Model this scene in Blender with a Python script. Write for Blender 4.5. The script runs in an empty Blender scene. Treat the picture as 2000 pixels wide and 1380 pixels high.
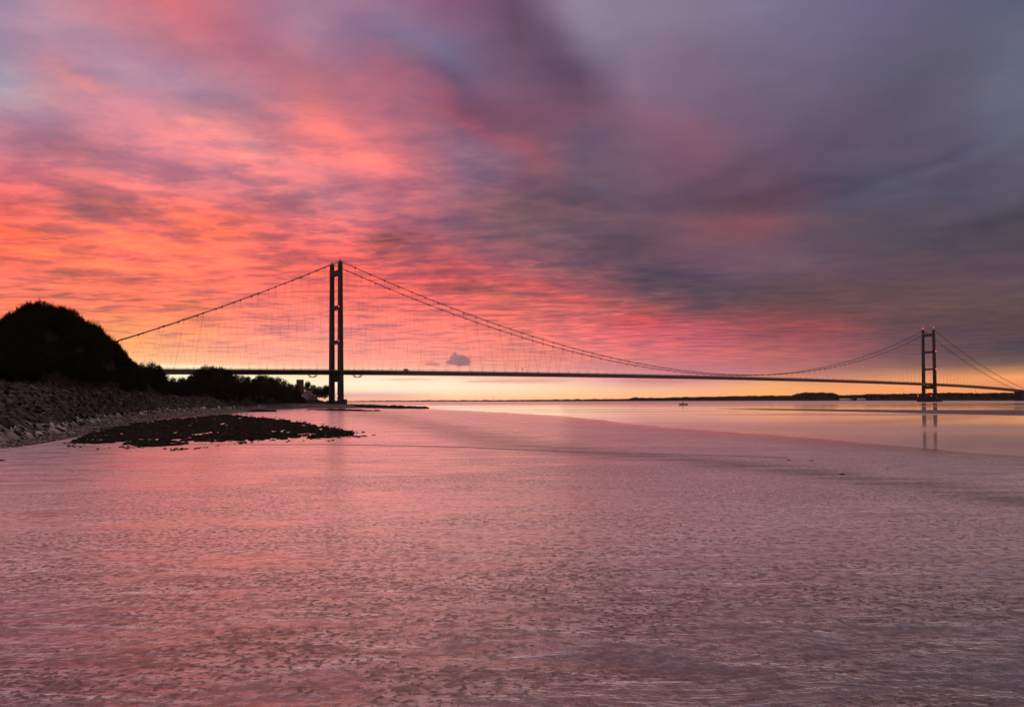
import bpy, bmesh, math, random
from mathutils import Vector, Matrix, noise as mnoise

random.seed(7)
S = bpy.context.scene
COL = S.collection
R = math.radians

# ------------------------------------------------------------------ camera
CAM_H = 7.0
FPX = 1440.0                      # focal length in photo pixels (2000 wide)
PITCH, ROLL, SHIFT = R(1.14), R(-0.286), 0.0318
cam_d = bpy.data.cameras.new("camera")
cam = bpy.data.objects.new("camera", cam_d)
COL.objects.link(cam)
cam_d.sensor_width = 36.0
cam_d.lens = FPX / 2000 * 36
cam_d.shift_y = SHIFT
cam_d.clip_start = 0.1
cam_d.clip_end = 120000
ROT = Matrix.Rotation(R(90) + PITCH, 3, 'X') @ Matrix.Rotation(ROLL, 3, 'Z')
cam.matrix_world = Matrix.Translation((0, 0, CAM_H)) @ ROT.to_4x4()
S.camera = cam


def ray(px, py):
    v = Vector(((px - 1000) / FPX, (690 - py) / FPX + SHIFT * 2000 / FPX, -1))
    return ROT @ v


def at(px, py, z=0.0):            # where the line of sight meets height z
    d = ray(px, py)
    t = (z - CAM_H) / d.z
    return Vector((0, 0, CAM_H)) + d * t


def at_Y(px, py, Y):              # the point on the line of sight at distance Y
    d = ray(px, py)
    return Vector((0, 0, CAM_H)) + d * (Y / d.y)


def proj(p):
    q = ROT.transposed() @ (Vector(p) - Vector((0, 0, CAM_H)))
    return (1000 + FPX * q.x / -q.z, 690 - (FPX * q.y / -q.z - SHIFT * 2000))


# ------------------------------------------------------------------ world
def lin(c):
    return tuple(((v / 255) / 12.92 if v / 255 <= 0.04045 else ((v / 255 + 0.055) / 1.055) ** 2.4) for v in c)


GX = [0, 125, 250, 375, 500, 625, 750, 875, 1000, 1125, 1250, 1375, 1500, 1625, 1750, 1875, 2000]
GRID = {
 0: "160,140,165 192,145,162 205,125,140 195,118,132 180,115,140 170,130,155 155,115,145 139,90,118 120,93,114 139,123,147 139,125,150 132,121,142 126,118,147 117,111,137 110,102,133 98,97,123 94,97,121",
 60: "158,142,169 182,144,169 196,142,161 196,128,143 182,118,143 168,123,153 158,118,148 128,107,140 115,85,106 124,109,133 134,121,144 129,114,137 122,114,140 115,106,133 107,99,125 96,93,114 97,100,123",
 120: "165,139,164 190,133,153 177,139,164 187,123,148 177,118,143 177,118,137 177,108,127 123,97,130 124,95,114 107,83,104 134,114,137 122,102,128 113,99,123 110,99,123 98,95,115 96,92,112 101,101,121",
 180: "172,152,178 196,142,157 200,136,157 186,142,168 181,131,157 200,121,131 186,111,131 123,87,110 120,83,106 117,85,106 129,102,125 117,99,123 110,96,121 103,96,118 94,87,109 94,90,109 99,99,118",
 240: "191,136,157 210,142,157 210,131,147 226,136,143 191,121,141 222,121,129 200,116,131 165,95,114 134,83,102 117,87,109 124,95,118 122,93,115 110,93,115 103,85,106 91,83,102 94,87,106 98,96,114",
 300: "186,111,136 186,111,131 220,136,150 210,131,147 220,134,147 244,131,131 210,111,120 133,107,130 153,99,114 107,90,109 115,90,109 122,85,106 100,83,104 91,83,104 88,80,99 81,74,95 94,90,106",
 360: "234,116,115 210,116,125 200,116,131 200,121,136 210,121,131 200,126,141 186,111,131 151,105,125 120,83,99 96,80,96 110,87,106 105,80,99 103,77,96 78,74,92 84,80,99 84,77,95 84,81,99",
 420: "255,105,90 200,105,110 235,115,105 245,115,100 215,110,115 195,110,120 185,100,112 153,99,114 115,87,97 100,77,90 107,80,93 105,77,90 124,82,93 96,82,95 86,77,90 88,80,93 78,73,84",
 480: "250,110,85 255,115,85 245,110,100 245,115,100 225,105,105 225,100,105 155,85,95 150,88,100 125,89,101 110,85,98 98,79,93 135,92,105 120,87,101 92,77,91 90,77,89 85,77,87 85,75,85",
 540: "235,112,101 235,115,101 240,112,96 255,120,96 230,108,98 240,105,101 245,105,101 195,85,91 175,87,97 130,82,97 95,75,91 92,75,95 102,79,93 105,79,91 102,77,89 95,75,87 92,73,85",
 590: "245,125,100 240,120,100 235,118,100 240,122,100 238,120,106 240,120,108 240,115,108 210,100,103 210,104,99 190,94,94 115,79,84 93,75,84 95,74,78 100,75,78 97,75,78 103,79,80 95,77,80",
 630: "245,130,95 245,132,98 250,142,100 247,138,105 238,130,118 238,130,122 240,125,120 235,120,115 220,112,108 205,107,108 200,87,93 160,82,95 145,77,81 135,75,80 95,72,78 90,70,76 90,70,74",
 660: "248,150,104 248,152,104 250,160,104 247,152,119 245,145,129 245,145,134 245,135,129 240,130,124 230,127,117 220,112,115 210,102,112 190,92,107 165,87,92 145,82,89 105,77,85 95,72,82 85,68,77",
 690: "250,170,119 250,170,119 250,175,119 248,165,129 248,160,139 250,155,139 250,150,139 245,145,134 235,137,125 225,127,122 220,117,119 200,107,117 180,102,102 160,92,97 120,84,89 100,77,82 85,72,79",
 708: "255,200,146 255,200,146 255,200,146 255,192,151 255,178,146 255,170,146 250,165,146 245,155,141 235,147,129 223,137,129 210,124,124 200,114,121 185,107,106 160,102,103 135,97,96 120,92,86 115,94,86",
 717: "255,245,197 255,245,197 255,245,197 255,243,202 255,215,172 255,190,162 255,180,152 250,165,150 237,152,135 223,142,137 207,127,133 195,117,127 185,110,108 165,107,105 150,107,98 135,100,90 145,110,88",
 735: "255,245,196 255,245,196 255,245,196 255,248,206 255,238,191 255,232,194 255,232,198 250,215,186 245,180,166 235,165,166 220,145,154 200,125,141 205,130,119 200,130,114 215,145,109 235,155,99 255,165,99",
 750: "255,238,179 255,238,179 255,238,179 255,238,179 255,238,184 255,240,204 255,241,212 255,236,202 255,226,189 250,200,169 225,155,154 225,160,139 240,170,113 235,155,108 250,160,103 240,155,103 230,145,98",
 762: "255,225,166 255,225,166 255,225,166 255,225,166 255,228,171 255,230,191 255,232,196 255,232,196 255,222,181 255,208,161 252,190,146 250,178,136 252,175,109 250,165,104 245,158,101 240,152,99 235,148,97",
 771: "255,205,152 255,205,152 255,205,152 255,205,152 255,205,152 225,165,160 235,175,167 255,215,177 255,210,167 255,200,152 255,185,137 252,175,127 250,170,105 248,162,99 242,155,97 238,150,93 232,145,92",
 780: "252,190,138 252,190,138 252,190,138 252,190,138 252,190,138 252,188,146 250,182,148 255,190,148 255,190,143 255,182,130 255,172,123 250,165,116 248,160,98 245,155,94 240,150,91 235,145,88 230,142,88",
}
GY = sorted(GRID)
GC = {y: [lin(tuple(float(v) for v in c.split(','))) for c in GRID[y].split()] for y in GY}


def ripple_amp(px, py):           # how strongly the cloud texture shows there
    pts = [(-200, .22, .10), (100, .26, .10), (200, .34, .10), (300, .55, .14), (400, .75, .18), (500, .9, .18), (600, .9, .32),
           (670, .7, .42), (700, .4, .35), (725, .12, .15), (745, .05, .08), (790, .03, .05)]
    for (y0, a0, b0), (y1, a1, b1) in zip(pts, pts[1:]):
        if py <= y1:
            f = max(0, min(1, (py - y0) / (y1 - y0)))
            a, b = a0 + (a1 - a0) * f, b0 + (b1 - b0) * f
            break
    else:
        a, b = .03, .05
    edge = 1050 + max(0, py - 480) * 2.2
    k = max(0, min(1, (px - edge + 350) / 600))
    return a + (b - a) * k


def grid_col(px, py):
    px = max(0, min(2000, px)); py = max(0, min(780, py))
    i = min(len(GX) - 2, int(px // 125)); fx = (px - GX[i]) / 125
    for j in range(len(GY) - 1):
        if py <= GY[j + 1]:
            break
    fy = (py - GY[j]) / (GY[j + 1] - GY[j])
    o = []
    for k in range(3):
        a = GC[GY[j]][i][k] * (1 - fx) + GC[GY[j]][i + 1][k] * fx
        b = GC[GY[j + 1]][i][k] * (1 - fx) + GC[GY[j + 1]][i + 1][k] * fx
        o.append(a * (1 - fy) + b * fy)
    return o


HAZE = 1.6e-5                     # density of the air, built as the box named haze at the end


def sky_at(az, el):               # designed colour of the sky in a direction
    dusk = lin((88, 84, 110)); low = lin((92, 70, 84))
    a = max(-R(39), min(R(39), az))
    d = Vector((math.sin(a) * math.cos(el), math.cos(a) * math.cos(el), math.sin(el)))
    px, py = proj(Vector((0, 0, CAM_H)) + d * 1000)
    c = grid_col(px, py); amp = ripple_amp(px, py)
    k = max(0, min(1, (abs(az) - R(42)) / R(75)))
    t = [dusk[i] * min(1, el / R(25)) + low[i] * (1 - min(1, el / R(25))) for i in range(3)]
    c = [c[i] * (1 - k) + t[i] * k for i in range(3)]
    amp = amp * (1 - k) + .25 * k
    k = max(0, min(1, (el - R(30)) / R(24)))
    t = (1.5, .96, .90)          # unseen overhead sky, brightened to add light on mud and water
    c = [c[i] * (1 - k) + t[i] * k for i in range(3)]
    # what is seen low down comes through the haze: the sky behind it is that much brighter
    tau = HAZE * min(15500 / max(.3, math.cos(min(abs(az), R(60)))), 183 / max(1e-4, math.tan(el)))
    T = math.exp(-tau)
    air = (.26, .13, .12)
    c = [max(.6 * q, (q - a_ * (1 - T)) / T) for q, a_ in zip(c, air)]
    return c + [amp]


world = bpy.data.worlds.new("World")
S.world = world
world.use_nodes = True
nt = world.node_tree
nt.nodes.clear()


class NB:                         # short-hand for building node trees
    def __init__(self, tree): self.t = tree

    def n(self, kind, **kw):
        nd = self.t.nodes.new(kind)
        for k, v in kw.items(): setattr(nd, k, v)
        return nd

    def _set(self, sock, v):
        if isinstance(v, bpy.types.NodeSocket): self.t.links.new(v, sock)
        elif v is not None: sock.default_value = v

    def m(self, op, a, b=None, c=None, clamp=False):
        nd = self.n('ShaderNodeMath', operation=op, use_clamp=clamp)
        for i, v in enumerate((a, b, c)): self._set(nd.inputs[i], v)
        return nd.outputs[0]

    def vec(self, x, y, z=0.0):
        nd = self.n('ShaderNodeCombineXYZ')
        for i, v in enumerate((x, y, z)): self._set(nd.inputs[i], v)
        return nd.outputs[0]

    def noise(self, v, scale, detail=4.0, rough=0.5, dist=0.0, lac=2.0):
        nd = self.n('ShaderNodeTexNoise')
        self._set(nd.inputs['Vector'], v)
        nd.inputs['Scale'].default_value = scale
        nd.inputs['Detail'].default_value = detail
        nd.inputs['Roughness'].default_value = rough
        nd.inputs['Distortion'].default_value = dist
        nd.inputs['Lacunarity'].default_value = lac
        return nd.outputs[0]

    def rng(self, v, a, b, c=0.0, d=1.0, smooth=False):
        nd = self.n('ShaderNodeMapRange')
        if smooth: nd.interpolation_type = 'SMOOTHSTEP'
        self._set(nd.inputs[0], v)
        for i, q in enumerate((a, b, c, d)): self._set(nd.inputs[i + 1], q)
        return nd.outputs[0]

    def mix(self, f, a, b, blend='MIX'):
        nd = self.n('ShaderNodeMix', data_type='RGBA', blend_type=blend)
        self._set(nd.inputs[0], f)
        for s, v in ((nd.inputs[6], a), (nd.inputs[7], b)):
            self._set(s, (*v, 1) if isinstance(v, tuple) and len(v) == 3 else v)
        return nd.outputs[2]


W = NB(nt)
tc = W.n('ShaderNodeTexCoord')
sep = W.n('ShaderNodeSeparateXYZ')
nt.links.new(tc.outputs['Generated'], sep.inputs[0])
dx, dy, dz = sep.outputs
az = W.m('ARCTAN2', dx, dy)
el = W.m('ARCSINE', W.m('MAXIMUM', dz, 0.0))
# the cloud deck as a level sheet overhead: texture converges towards the horizon
zc = W.m('ADD', W.m('MAXIMUM', dz, 0.0), 0.03)
cx, cy = W.m('DIVIDE', dx, zc), W.m('DIVIDE', dy, zc)
sa, ca = math.sin(R(7)), math.cos(R(7))
u = W.m('SUBTRACT', W.m('MULTIPLY', cx, ca), W.m('MULTIPLY', cy, sa))
v = W.m('ADD', W.m('MULTIPLY', cx, sa), W.m('MULTIPLY', cy, ca))
nA = W.noise(W.vec(W.m('MULTIPLY', u, 1.0), W.m('MULTIPLY', v, 0.38)), 1.1, 7, 0.55, 0.6)
nB = W.noise(W.vec(u, W.m('MULTIPLY', v, 1.5), 3.7), 1.9, 8, 0.6, 0.25)
stretch = W.m('ADD', 1.0, W.m('MULTIPLY', W.rng(el, R(12), R(4), smooth=True), 0.9))
nD = W.noise(W.vec(W.m('MULTIPLY', u, 1.0), W.m('MULTIPLY', v, 2.3), 14.2), 2.9, 7, 0.58, 0.7)
nE = W.noise(W.vec(W.m('MULTIPLY', u, 1.3), W.m('MULTIPLY', v, 0.9), 27.0), 3.0, 8, 0.62, 0.15)
nF = W.noise(W.vec(u, W.m('MULTIPLY', v, 1.1), 41.0), 5.2, 7, 0.6, 0.2)
nC = W.noise(W.vec(u, W.m('MULTIPLY', v, 0.7), 9.1), 0.8, 5, 0.5, 0.4)
nW1 = W.noise(W.vec(u, W.m('MULTIPLY', v, 0.5), 21.0), 0.9, 3, 0.5)
nW2 = W.noise(W.vec(u, W.m('MULTIPLY', v, 0.5), 33.0), 0.9, 3, 0.5)
high = W.rng(el, R(3.2), R(9), smooth=True)
azw = W.m('ADD', az, W.m('MULTIPLY', W.m('MULTIPLY', W.m('SUBTRACT', nW1, 0.5), 0.16), high))
elw = W.m('MULTIPLY', el, W.m('ADD', 1.0, W.m('MULTIPLY', W.m('MULTIPLY', W.m('SUBTRACT', nW2, 0.5), 0.28), high)))
pos = W.m('SQRT', W.m('DIVIDE', elw, math.pi / 2))
AZ = [-180, -110, -65, -45] + [math.degrees(math.atan((x - 1000) / FPX)) for x in range(0, 2001, 125)] + [45, 65, 110, 180]
ELS = [0, .12, .3, .5, .8, 1.1, 1.4, 1.8, 2.2, 2.5, 2.8, 3.2, 3.7, 4.3, 5, 6, 7, 8, 9.3, 11, 13, 15, 17.2, 19.5, 22, 24.5, 27, 30, 36, 50, 90]
col = amp = None
for i, a in enumerate(AZ):
    cr = W.n('ShaderNodeValToRGB')
    rp = cr.color_ramp
    cr.color_ramp.interpolation = 'LINEAR'
    while len(rp.elements) < len(ELS): rp.elements.new(0.5)
    for e, deg in zip(rp.elements, ELS): e.position = math.sqrt(deg / 90)
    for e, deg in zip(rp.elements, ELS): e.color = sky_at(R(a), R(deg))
    nt.links.new(pos, cr.inputs[0])
    if col is None:
        col, amp = cr.outputs[0], cr.outputs[1]
    else:
        f = W.rng(azw, R(AZ[i - 1]), R(a), smooth=False)
        col = W.mix(f, col, cr.outputs[0])
        amp = W.m('ADD', W.m('MULTIPLY', amp, W.m('SUBTRACT', 1.0, f)), W.m('MULTIPLY', cr.outputs[1], f))
# lit edges (orange-pink) against shaded bellies (grey-violet)
rA = W.m('MULTIPLY', W.m('SUBTRACT', nA, 0.5), 3.6)
rB = W.m('MULTIPLY', W.m('SUBTRACT', W.rng(nB, .37, .61, smooth=True), 0.45), 1.35)
rD = W.m('MULTIPLY', W.m('MULTIPLY', W.m('SUBTRACT', W.rng(nD, .38, .60, smooth=True), 0.45), 1.35), W.rng(el, R(14), R(6), 0.15, 1.0))
rF = W.m('MULTIPLY', W.m('MULTIPLY', W.m('SUBTRACT', W.rng(nF, .38, .62, smooth=True), 0.45), 1.25), W.rng(el, R(4), R(10), 0.0, 1.0))
rip = W.m('MULTIPLY', W.m('ADD', W.m('ADD', W.m('ADD', W.m('MULTIPLY', rA, .8), rB), rD), rF), amp)
# small billows whose edges catch the low light
wisp = W.m('MULTIPLY', W.rng(nE, .55, .70, smooth=True), W.rng(nC, .42, .56, smooth=True))
wisp = W.m('MULTIPLY', wisp, W.rng(amp, .18, .5))
rip = W.m('ADD', rip, W.m('MULTIPLY', W.m('MULTIPLY', wisp, .9), W.rng(el, R(2.5), R(6))))
rip = W.m('MINIMUM', W.m('MAXIMUM', rip, -1.15), 1.2)
lum = W.m('MULTIPLY', W.m('SUBTRACT', nC, 0.5), W.m('MULTIPLY', high, 0.9))
# individual cloud bands, laid out by direction on the sky
gx = W.m('DIVIDE', dx, W.m('MAXIMUM', dy, .05)); gz = W.m('DIVIDE', dz, W.m('MAXIMUM', dy, .05))
wa = W.noise(W.vec(W.m('MULTIPLY', gx, 6.0), W.m('MULTIPLY', gz, 11.0), 5.0), 1.0, 6, .6)
wb = W.noise(W.vec(W.m('MULTIPLY', gx, 6.0), W.m('MULTIPLY', gz, 11.0), 15.0), 1.0, 6, .6)
gvec = W.vec(W.m('ADD', gx, W.m('MULTIPLY', W.m('SUBTRACT', wa, .5), .11)), W.m('ADD', gz, W.m('MULTIPLY', W.m('SUBTRACT', wb, .5), .075)))
BANDS = [
 (170,152,65,13,18,.42,.12,-.1),(400,45,190,50,35,.10,-.10,-.12),(300,150,180,42,22,-.16,.08,.15),(15,165,60,38,20,-.10,.15,.12),
 (200,235,230,38,15,.14,.06,0),(80,275,120,28,10,-.30,-.22,-.1),(290,328,130,22,18,-.18,-.16,-.05),(410,240,140,20,28,.2,.12,0),
 (385,240,42,12,20,.3,.22,.05),(480,212,95,34,30,-.28,-.16,0),(645,240,75,26,45,.22,.14,0),(740,318,75,11,12,.42,.26,0),
 (605,290,26,8,8,.35,.18,0),(480,313,95,12,4,.36,.22,.05),(505,340,42,16,40,.25,.15,0),(490,288,70,16,22,-.22,.08,.12),
 (800,65,90,34,35,-.14,.10,.12),(885,108,45,14,20,-.1,.10,.12),(900,300,95,28,25,-.2,0,.1),(870,165,200,36,33,-.36,-.26,-.2),
 (930,240,150,20,33,.38,.0,-.05),(1060,85,160,42,50,-.40,-.38,-.28),(1140,50,100,38,58,.18,.22,.18),(1330,262,95,42,15,.24,-.02,-.05),
 (1450,446,85,24,0,.36,.02,0),(1450,402,170,15,2,-.32,-.22,-.12),(1200,480,95,18,4,-.36,-.26,-.1),(1300,548,170,18,2,-.25,-.14,-.05),
 (1180,368,75,12,30,.0,.12,.14),(1060,450,70,9,14,.06,.12,.12),(748,476,48,13,2,-.85,-.5,-.28),(640,470,60,12,4,.15,.1,0),
 (1700,230,190,26,-35,-.14,-.12,-.10),(1800,335,210,15,-22,.06,.12,.12),(1825,308,90,10,-20,-.24,-.24,-.18),(1950,442,160,17,-12,-.3,-.3,-.25),
 (1740,392,170,12,-8,.0,.1,.12),(1600,368,130,13,-8,-.2,-.18,-.12),(1960,200,110,50,-50,.06,.12,.12),(1500,300,150,16,-28,-.12,-.1,-.06),
 (60,383,85,10,8,.4,.22,0),(280,374,60,9,10,.36,.24,0),(200,442,120,12,18,.34,.28,-.1),(190,402,62,26,8,-.4,-.2,0),
 (420,452,85,18,5,-.34,-.18,0),(380,420,75,8,20,.36,.24,0),(60,452,75,15,5,-.28,-.12,0),(330,490,210,9,8,.22,.18,-.05),
 (590,398,80,14,6,-.22,-.1,.02),(560,376,40,7,5,.3,.2,0),(140,505,190,6,9,.25,.28,-.1),(145,541,60,7,4,-.45,-.22,.05),
 (255,543,70,6,4,-.4,-.18,.05),(200,572,90,7,3,-.4,-.18,.05),(80,560,60,6,3,-.35,-.15,.05),(350,583,60,7,3,-.4,-.2,.05),
 (900,565,60,7,3,-.35,-.1,0),(985,580,55,9,4,-.35,-.15,0),(1130,575,150,9,12,.25,.02,-.05),(960,520,120,10,20,.2,.02,0),
 (1240,632,60,6,2,.4,.1,0),(1560,620,110,5,2,.3,.05,0),(1650,635,60,6,6,.35,.1,0),(1750,600,110,5,-3,.25,.1,.05)]
acc = None
for (bx, by, bl, bw_, ba, fr_, fg_, fb_) in BANDS:
    d = ray(bx, by)
    mp = W.n('ShaderNodeMapping', vector_type='TEXTURE')
    nt.links.new(gvec, mp.inputs[0])
    mp.inputs['Location'].default_value = (d.x / d.y, d.z / d.y, 0)
    mp.inputs['Rotation'].default_value = (0, 0, R(-ba))
    mp.inputs['Scale'].default_value = (bl / FPX, bw_ / FPX, 1)
    q = W.n('ShaderNodeVectorMath', operation='DOT_PRODUCT')
    nt.links.new(mp.outputs[0], q.inputs[0]); nt.links.new(mp.outputs[0], q.inputs[1])
    e = W.m('EXPONENT', W.m('MULTIPLY', q.outputs['Value'], -.8))
    ma = W.n('ShaderNodeVectorMath', operation='MULTIPLY_ADD')
    nt.links.new(e, ma.inputs[0])
    if fr_ < 0 and fb_ <= .06: fb_ = min(fb_, fr_ * .6)
    elif fr_ < 0: fr_, fb_ = fr_ * .75, fb_ * .6
    ma.inputs[1].default_value = (fr_ * .8, fg_ * .85, fb_ * .85)
    if acc is not None: nt.links.new(acc, ma.inputs[2])
    acc = ma.outputs[0]
front = W.rng(dy, .15, .4)
fv = W.n('ShaderNodeVectorMath', operation='SCALE'); nt.links.new(acc, fv.inputs[0]); nt.links.new(front, fv.inputs['Scale'])
fs_ = W.n('ShaderNodeSeparateXYZ'); nt.links.new(fv.outputs[0], fs_.inputs[0])
sc = W.n('ShaderNodeSeparateColor')
nt.links.new(col, sc.inputs[0])
cc = W.n('ShaderNodeCombineColor')
for i, k in enumerate((0.44, 0.27, 0.08)):
    e = W.m('EXPONENT', W.m('ADD', W.m('MULTIPLY', rip, k), W.m('ADD', fs_.outputs[i], W.m('MULTIPLY', lum, 0.6))))
    nt.links.new(W.m('MULTIPLY', sc.outputs[i], e), cc.inputs[i])
final = cc.outputs[0]


def dir_azel(px, py):
    d = ray(px, py).normalized()
    return math.atan2(d.x, d.y), math.asin(d.z)


# the small grey clouds low beside the bridge
for (cpx, cpy, wx, wy, colr, seed, strength) in ((889, 707, 19, 9, (168, 120, 127), 4.4, 1.0), (889, 697, 11, 9, (172, 122, 128), 6.4, 1.0), (906, 704, 15, 12, (160, 115, 124), 1.3, 1.0),
                                       (846, 711, 17, 4, (205, 128, 118), 2.2, 0.8), (835, 706, 16, 3, (228, 140, 120), 7.2, 0.7),
                                       (800, 741, 60, 2.4, (250, 205, 155), 5.2, 0.8), (1010, 744, 120, 4.5, (236, 172, 142), 6.2, 0.7),
                                       (1300, 741, 110, 10, (208, 138, 122), 8.8, 0.6)):
    a0, e0 = dir_azel(cpx, cpy)
    qa = W.m('MULTIPLY', W.m('SUBTRACT', az, a0), FPX / wx)
    qe = W.m('MULTIPLY', W.m('SUBTRACT', el, e0), FPX / wy)
    nz = W.noise(W.vec(W.m('MULTIPLY', az, FPX / wx), W.m('MULTIPLY', el, FPX / wy), seed), 1.7, 6, 0.62)
    rr = W.m('SQRT', W.m('ADD', W.m('MULTIPLY', qa, qa), W.m('MULTIPLY', qe, qe)))
    rr = W.m('ADD', rr, W.m('MULTIPLY', W.m('SUBTRACT', nz, 0.5), 1.9))
    f = W.rng(rr, 1.05, 0.62, 0.0, strength, smooth=True)
    final = W.mix(f, final, lin(colr))
bg = W.n('ShaderNodeBackground')
nt.links.new(final, bg.inputs[0])
bg.inputs[1].default_value = 1.0
out = W.n('ShaderNodeOutputWorld')
nt.links.new(bg.outputs[0], out.inputs[0])
world.cycles.sampling_method = 'MANUAL'
world.cycles.sample_map_resolution = 1024

# wide dim sun, placed low to lay a broad sheen on the mud
sd = bpy.data.lights.new("sun", 'SUN')
sd.energy = 0.05
sd.angle = R(26)
sd.color = (1.0, 0.50, 0.38)
sun = bpy.data.objects.new("sun", sd)
COL.objects.link(sun)
saz, sel = R(-8.5), R(5)
sv = Vector((math.sin(saz) * math.cos(sel), math.cos(saz) * math.cos(sel), math.sin(sel)))
sun.rotation_euler = (-sv).to_track_quat('-Z', 'Y').to_euler()

S.view_settings.view_transform = 'Standard'
S.view_settings.look = 'None'
S.view_settings.exposure = 0.0
S.view_settings.gamma = 1.0
S.render.engine = 'CYCLES'
S.cycles.max_bounces = 6
S.cycles.diffuse_bounces = 3
S.cycles.glossy_bounces = 3
S.cycles.use_denoising = True
S.cycles.denoiser = 'OPENIMAGEDENOISE'
S.cycles.denoising_prefilter = 'ACCURATE'
S.cycles.sample_clamp_indirect = 1.5


# ------------------------------------------------------------------ helpers
def mat(name, color=(.5, .5, .5), rough=.8, spec=.5, metal=0.0):
    m = bpy.data.materials.new(name)
    m.use_nodes = True
    b = m.node_tree.nodes['Principled BSDF']
    b.inputs['Base Color'].default_value = (*color, 1)
    b.inputs['Roughness'].default_value = rough
    b.inputs['Specular IOR Level'].default_value = spec
    b.inputs['Metallic'].default_value = metal
    return m, NB(m.node_tree), b


def noisy(name, c1, c2, scale, rough=.85, bump=0.0, bscale=None, spec=.3, detail=5):
    m, N, b = mat(name, c1, rough, spec)
    t = N.n('ShaderNodeTexCoord')
    nz = N.noise(t.outputs['Object'], scale, detail, .6)
    c = N.mix(N.rng(nz, .35, .65), c1, c2)
    m.node_tree.links.new(c, b.inputs['Base Color'])
    if bump:
        bn = N.n('ShaderNodeBump')
        bn.inputs['Distance'].default_value = bump
        m.node_tree.links.new(N.noise(t.outputs['Object'], bscale or scale * 3, 5, .6), bn.inputs['Height'])
        m.node_tree.links.new(bn.outputs[0], b.inputs['Normal'])
    return m


def link_mesh(name, me, m=None, parent=None, loc=None):
    o = bpy.data.objects.new(name, me)
    COL.objects.link(o)
    if m is not None: me.materials.append(m)
    if parent is not None: o.parent = parent
    if loc is not None: o.location = loc
    return o


def tag(o, label=None, cat=None, group=None, kind=None):
    if label: o['label'] = label
    if cat: o['category'] = cat
    if group: o['group'] = group
    if kind: o['kind'] = kind
    return o


def empty(name, loc=(0, 0, 0), rz=0.0, parent=None):
    o = bpy.data.objects.new(name, None)
    COL.objects.link(o)
    o.location = loc
    o.rotation_euler.z = rz
    o.empty_display_size = .5
    if parent is not None: o.parent = parent
    return o


class MB:                          # collects shapes, then links them as one mesh
    def __init__(self): self.v = []; self.f = []

    def add(self, vs, fs):
        k = len(self.v)
        self.v += [tuple(p) for p in vs]
        self.f += [tuple(i + k for i in f) for f in fs]

    def frustum(self, c0, a0, b0, c1, a1, b1, ux=Vector((1, 0, 0)), uy=Vector((0, 1, 0))):
        vs = []
        for c, a, b in ((c0, a0, b0), (c1, a1, b1)):
            c = Vector(c)
            for sx, sy in ((-1, -1), (1, -1), (1, 1), (-1, 1)):
                vs.append(c + ux * (sx * a / 2) + uy * (sy * b / 2))
        self.add(vs, [(3, 2, 1, 0), (4, 5, 6, 7), (0, 1, 5, 4), (1, 2, 6, 5), (2, 3, 7, 6), (3, 0, 4, 7)])

    def box(self, c, s, ux=Vector((1, 0, 0)), uy=Vector((0, 1, 0))):
        c = Vector(c)
        h = Vector((0, 0, s[2] / 2))
        self.frustum(c - h, s[0], s[1], c + h, s[0], s[1], ux, uy)

    def tube(self, pts, r, n=8, caps=True):
        rings = []
        for i, p in enumerate(pts):
            p = Vector(p)
            a = Vector(pts[max(0, i - 1)]); b = Vector(pts[min(len(pts) - 1, i + 1)])
            t = (b - a).normalized()
            up = Vector((0, 0, 1)) if abs(t.z) < .95 else Vector((1, 0, 0))
            x = t.cross(up).normalized(); y = x.cross(t)
            rad = r[i] if isinstance(r, (list, tuple)) else r
            rings.append([p + (x * math.cos(q * 2 * math.pi / n) + y * math.sin(q * 2 * math.pi / n)) * rad for q in range(n)])
        vs = [q for ring in rings for q in ring]
        fs = []
        for i in range(len(rings) - 1):
            for q in range(n):
                q2 = (q + 1) % n
                fs.append((i * n + q, i * n + q2, (i + 1) * n + q2, (i + 1) * n + q))
        if caps:
            fs.append(tuple(range(n - 1, -1, -1)))
            fs.append(tuple(range(len(vs) - n, len(vs))))
        self.add(vs, fs)

    def build(self, name, m, parent=None, smooth=False, loc=None):
        me = bpy.data.meshes.new(name)
        me.from_pydata(self.v, [], self.f)
        me.update()
        if smooth: me.polygons.foreach_set('use_smooth', [True] * len(me.polygons))
        return link_mesh(name, me, m, parent, loc)


def fbm(x, y, z=0.0, o=4):
    return mnoise.fractal(Vector((x, y, z)), 1.0, 2.0, o)


# ------------------------------------------------------------------ water
m_water, N, b = mat('silty estuary water', (.52, .40, .36), .05, .5)
t = N.n('ShaderNodeTexCoord')
sp = N.n('ShaderNodeSeparateXYZ'); m_water.node_tree.links.new(t.outputs['Object'], sp.inputs[0])
wx, wy = sp.outputs[0], sp.outputs[1]
# wind-ruffled lanes lying across the estuary
lane = N.noise(N.vec(N.m('MULTIPLY', wx, .0016), N.m('MULTIPLY', wy, .0085)), 1.0, 4, .55)
ruff = N.rng(lane, .50, .64, smooth=True)
farr = N.rng(wy, 900, 1500, smooth=True)
ruff = N.m('MAXIMUM', N.m('MULTIPLY', ruff, .75), farr)
m_water.node_tree.links.new(N.rng(ruff, 0, 1, .055, .25), b.inputs['Roughness'])
b.inputs['IOR'].default_value = 1.42
mb = MB()
xs = [-60000, -8000, -2000, 0, 2000, 8000, 60000]
ys = [-20000, -2000, 0, 400, 1500, 6000, 90000]
vs = [(x, y, 0) for y in ys for x in xs]
fs = [(j * 7 + i, j * 7 + i + 1, (j + 1) * 7 + i + 1, (j + 1) * 7 + i) for j in range(6) for i in range(6)]
mb.add(vs, fs)
tag(mb.build('water', m_water), kind='structure')

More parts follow.
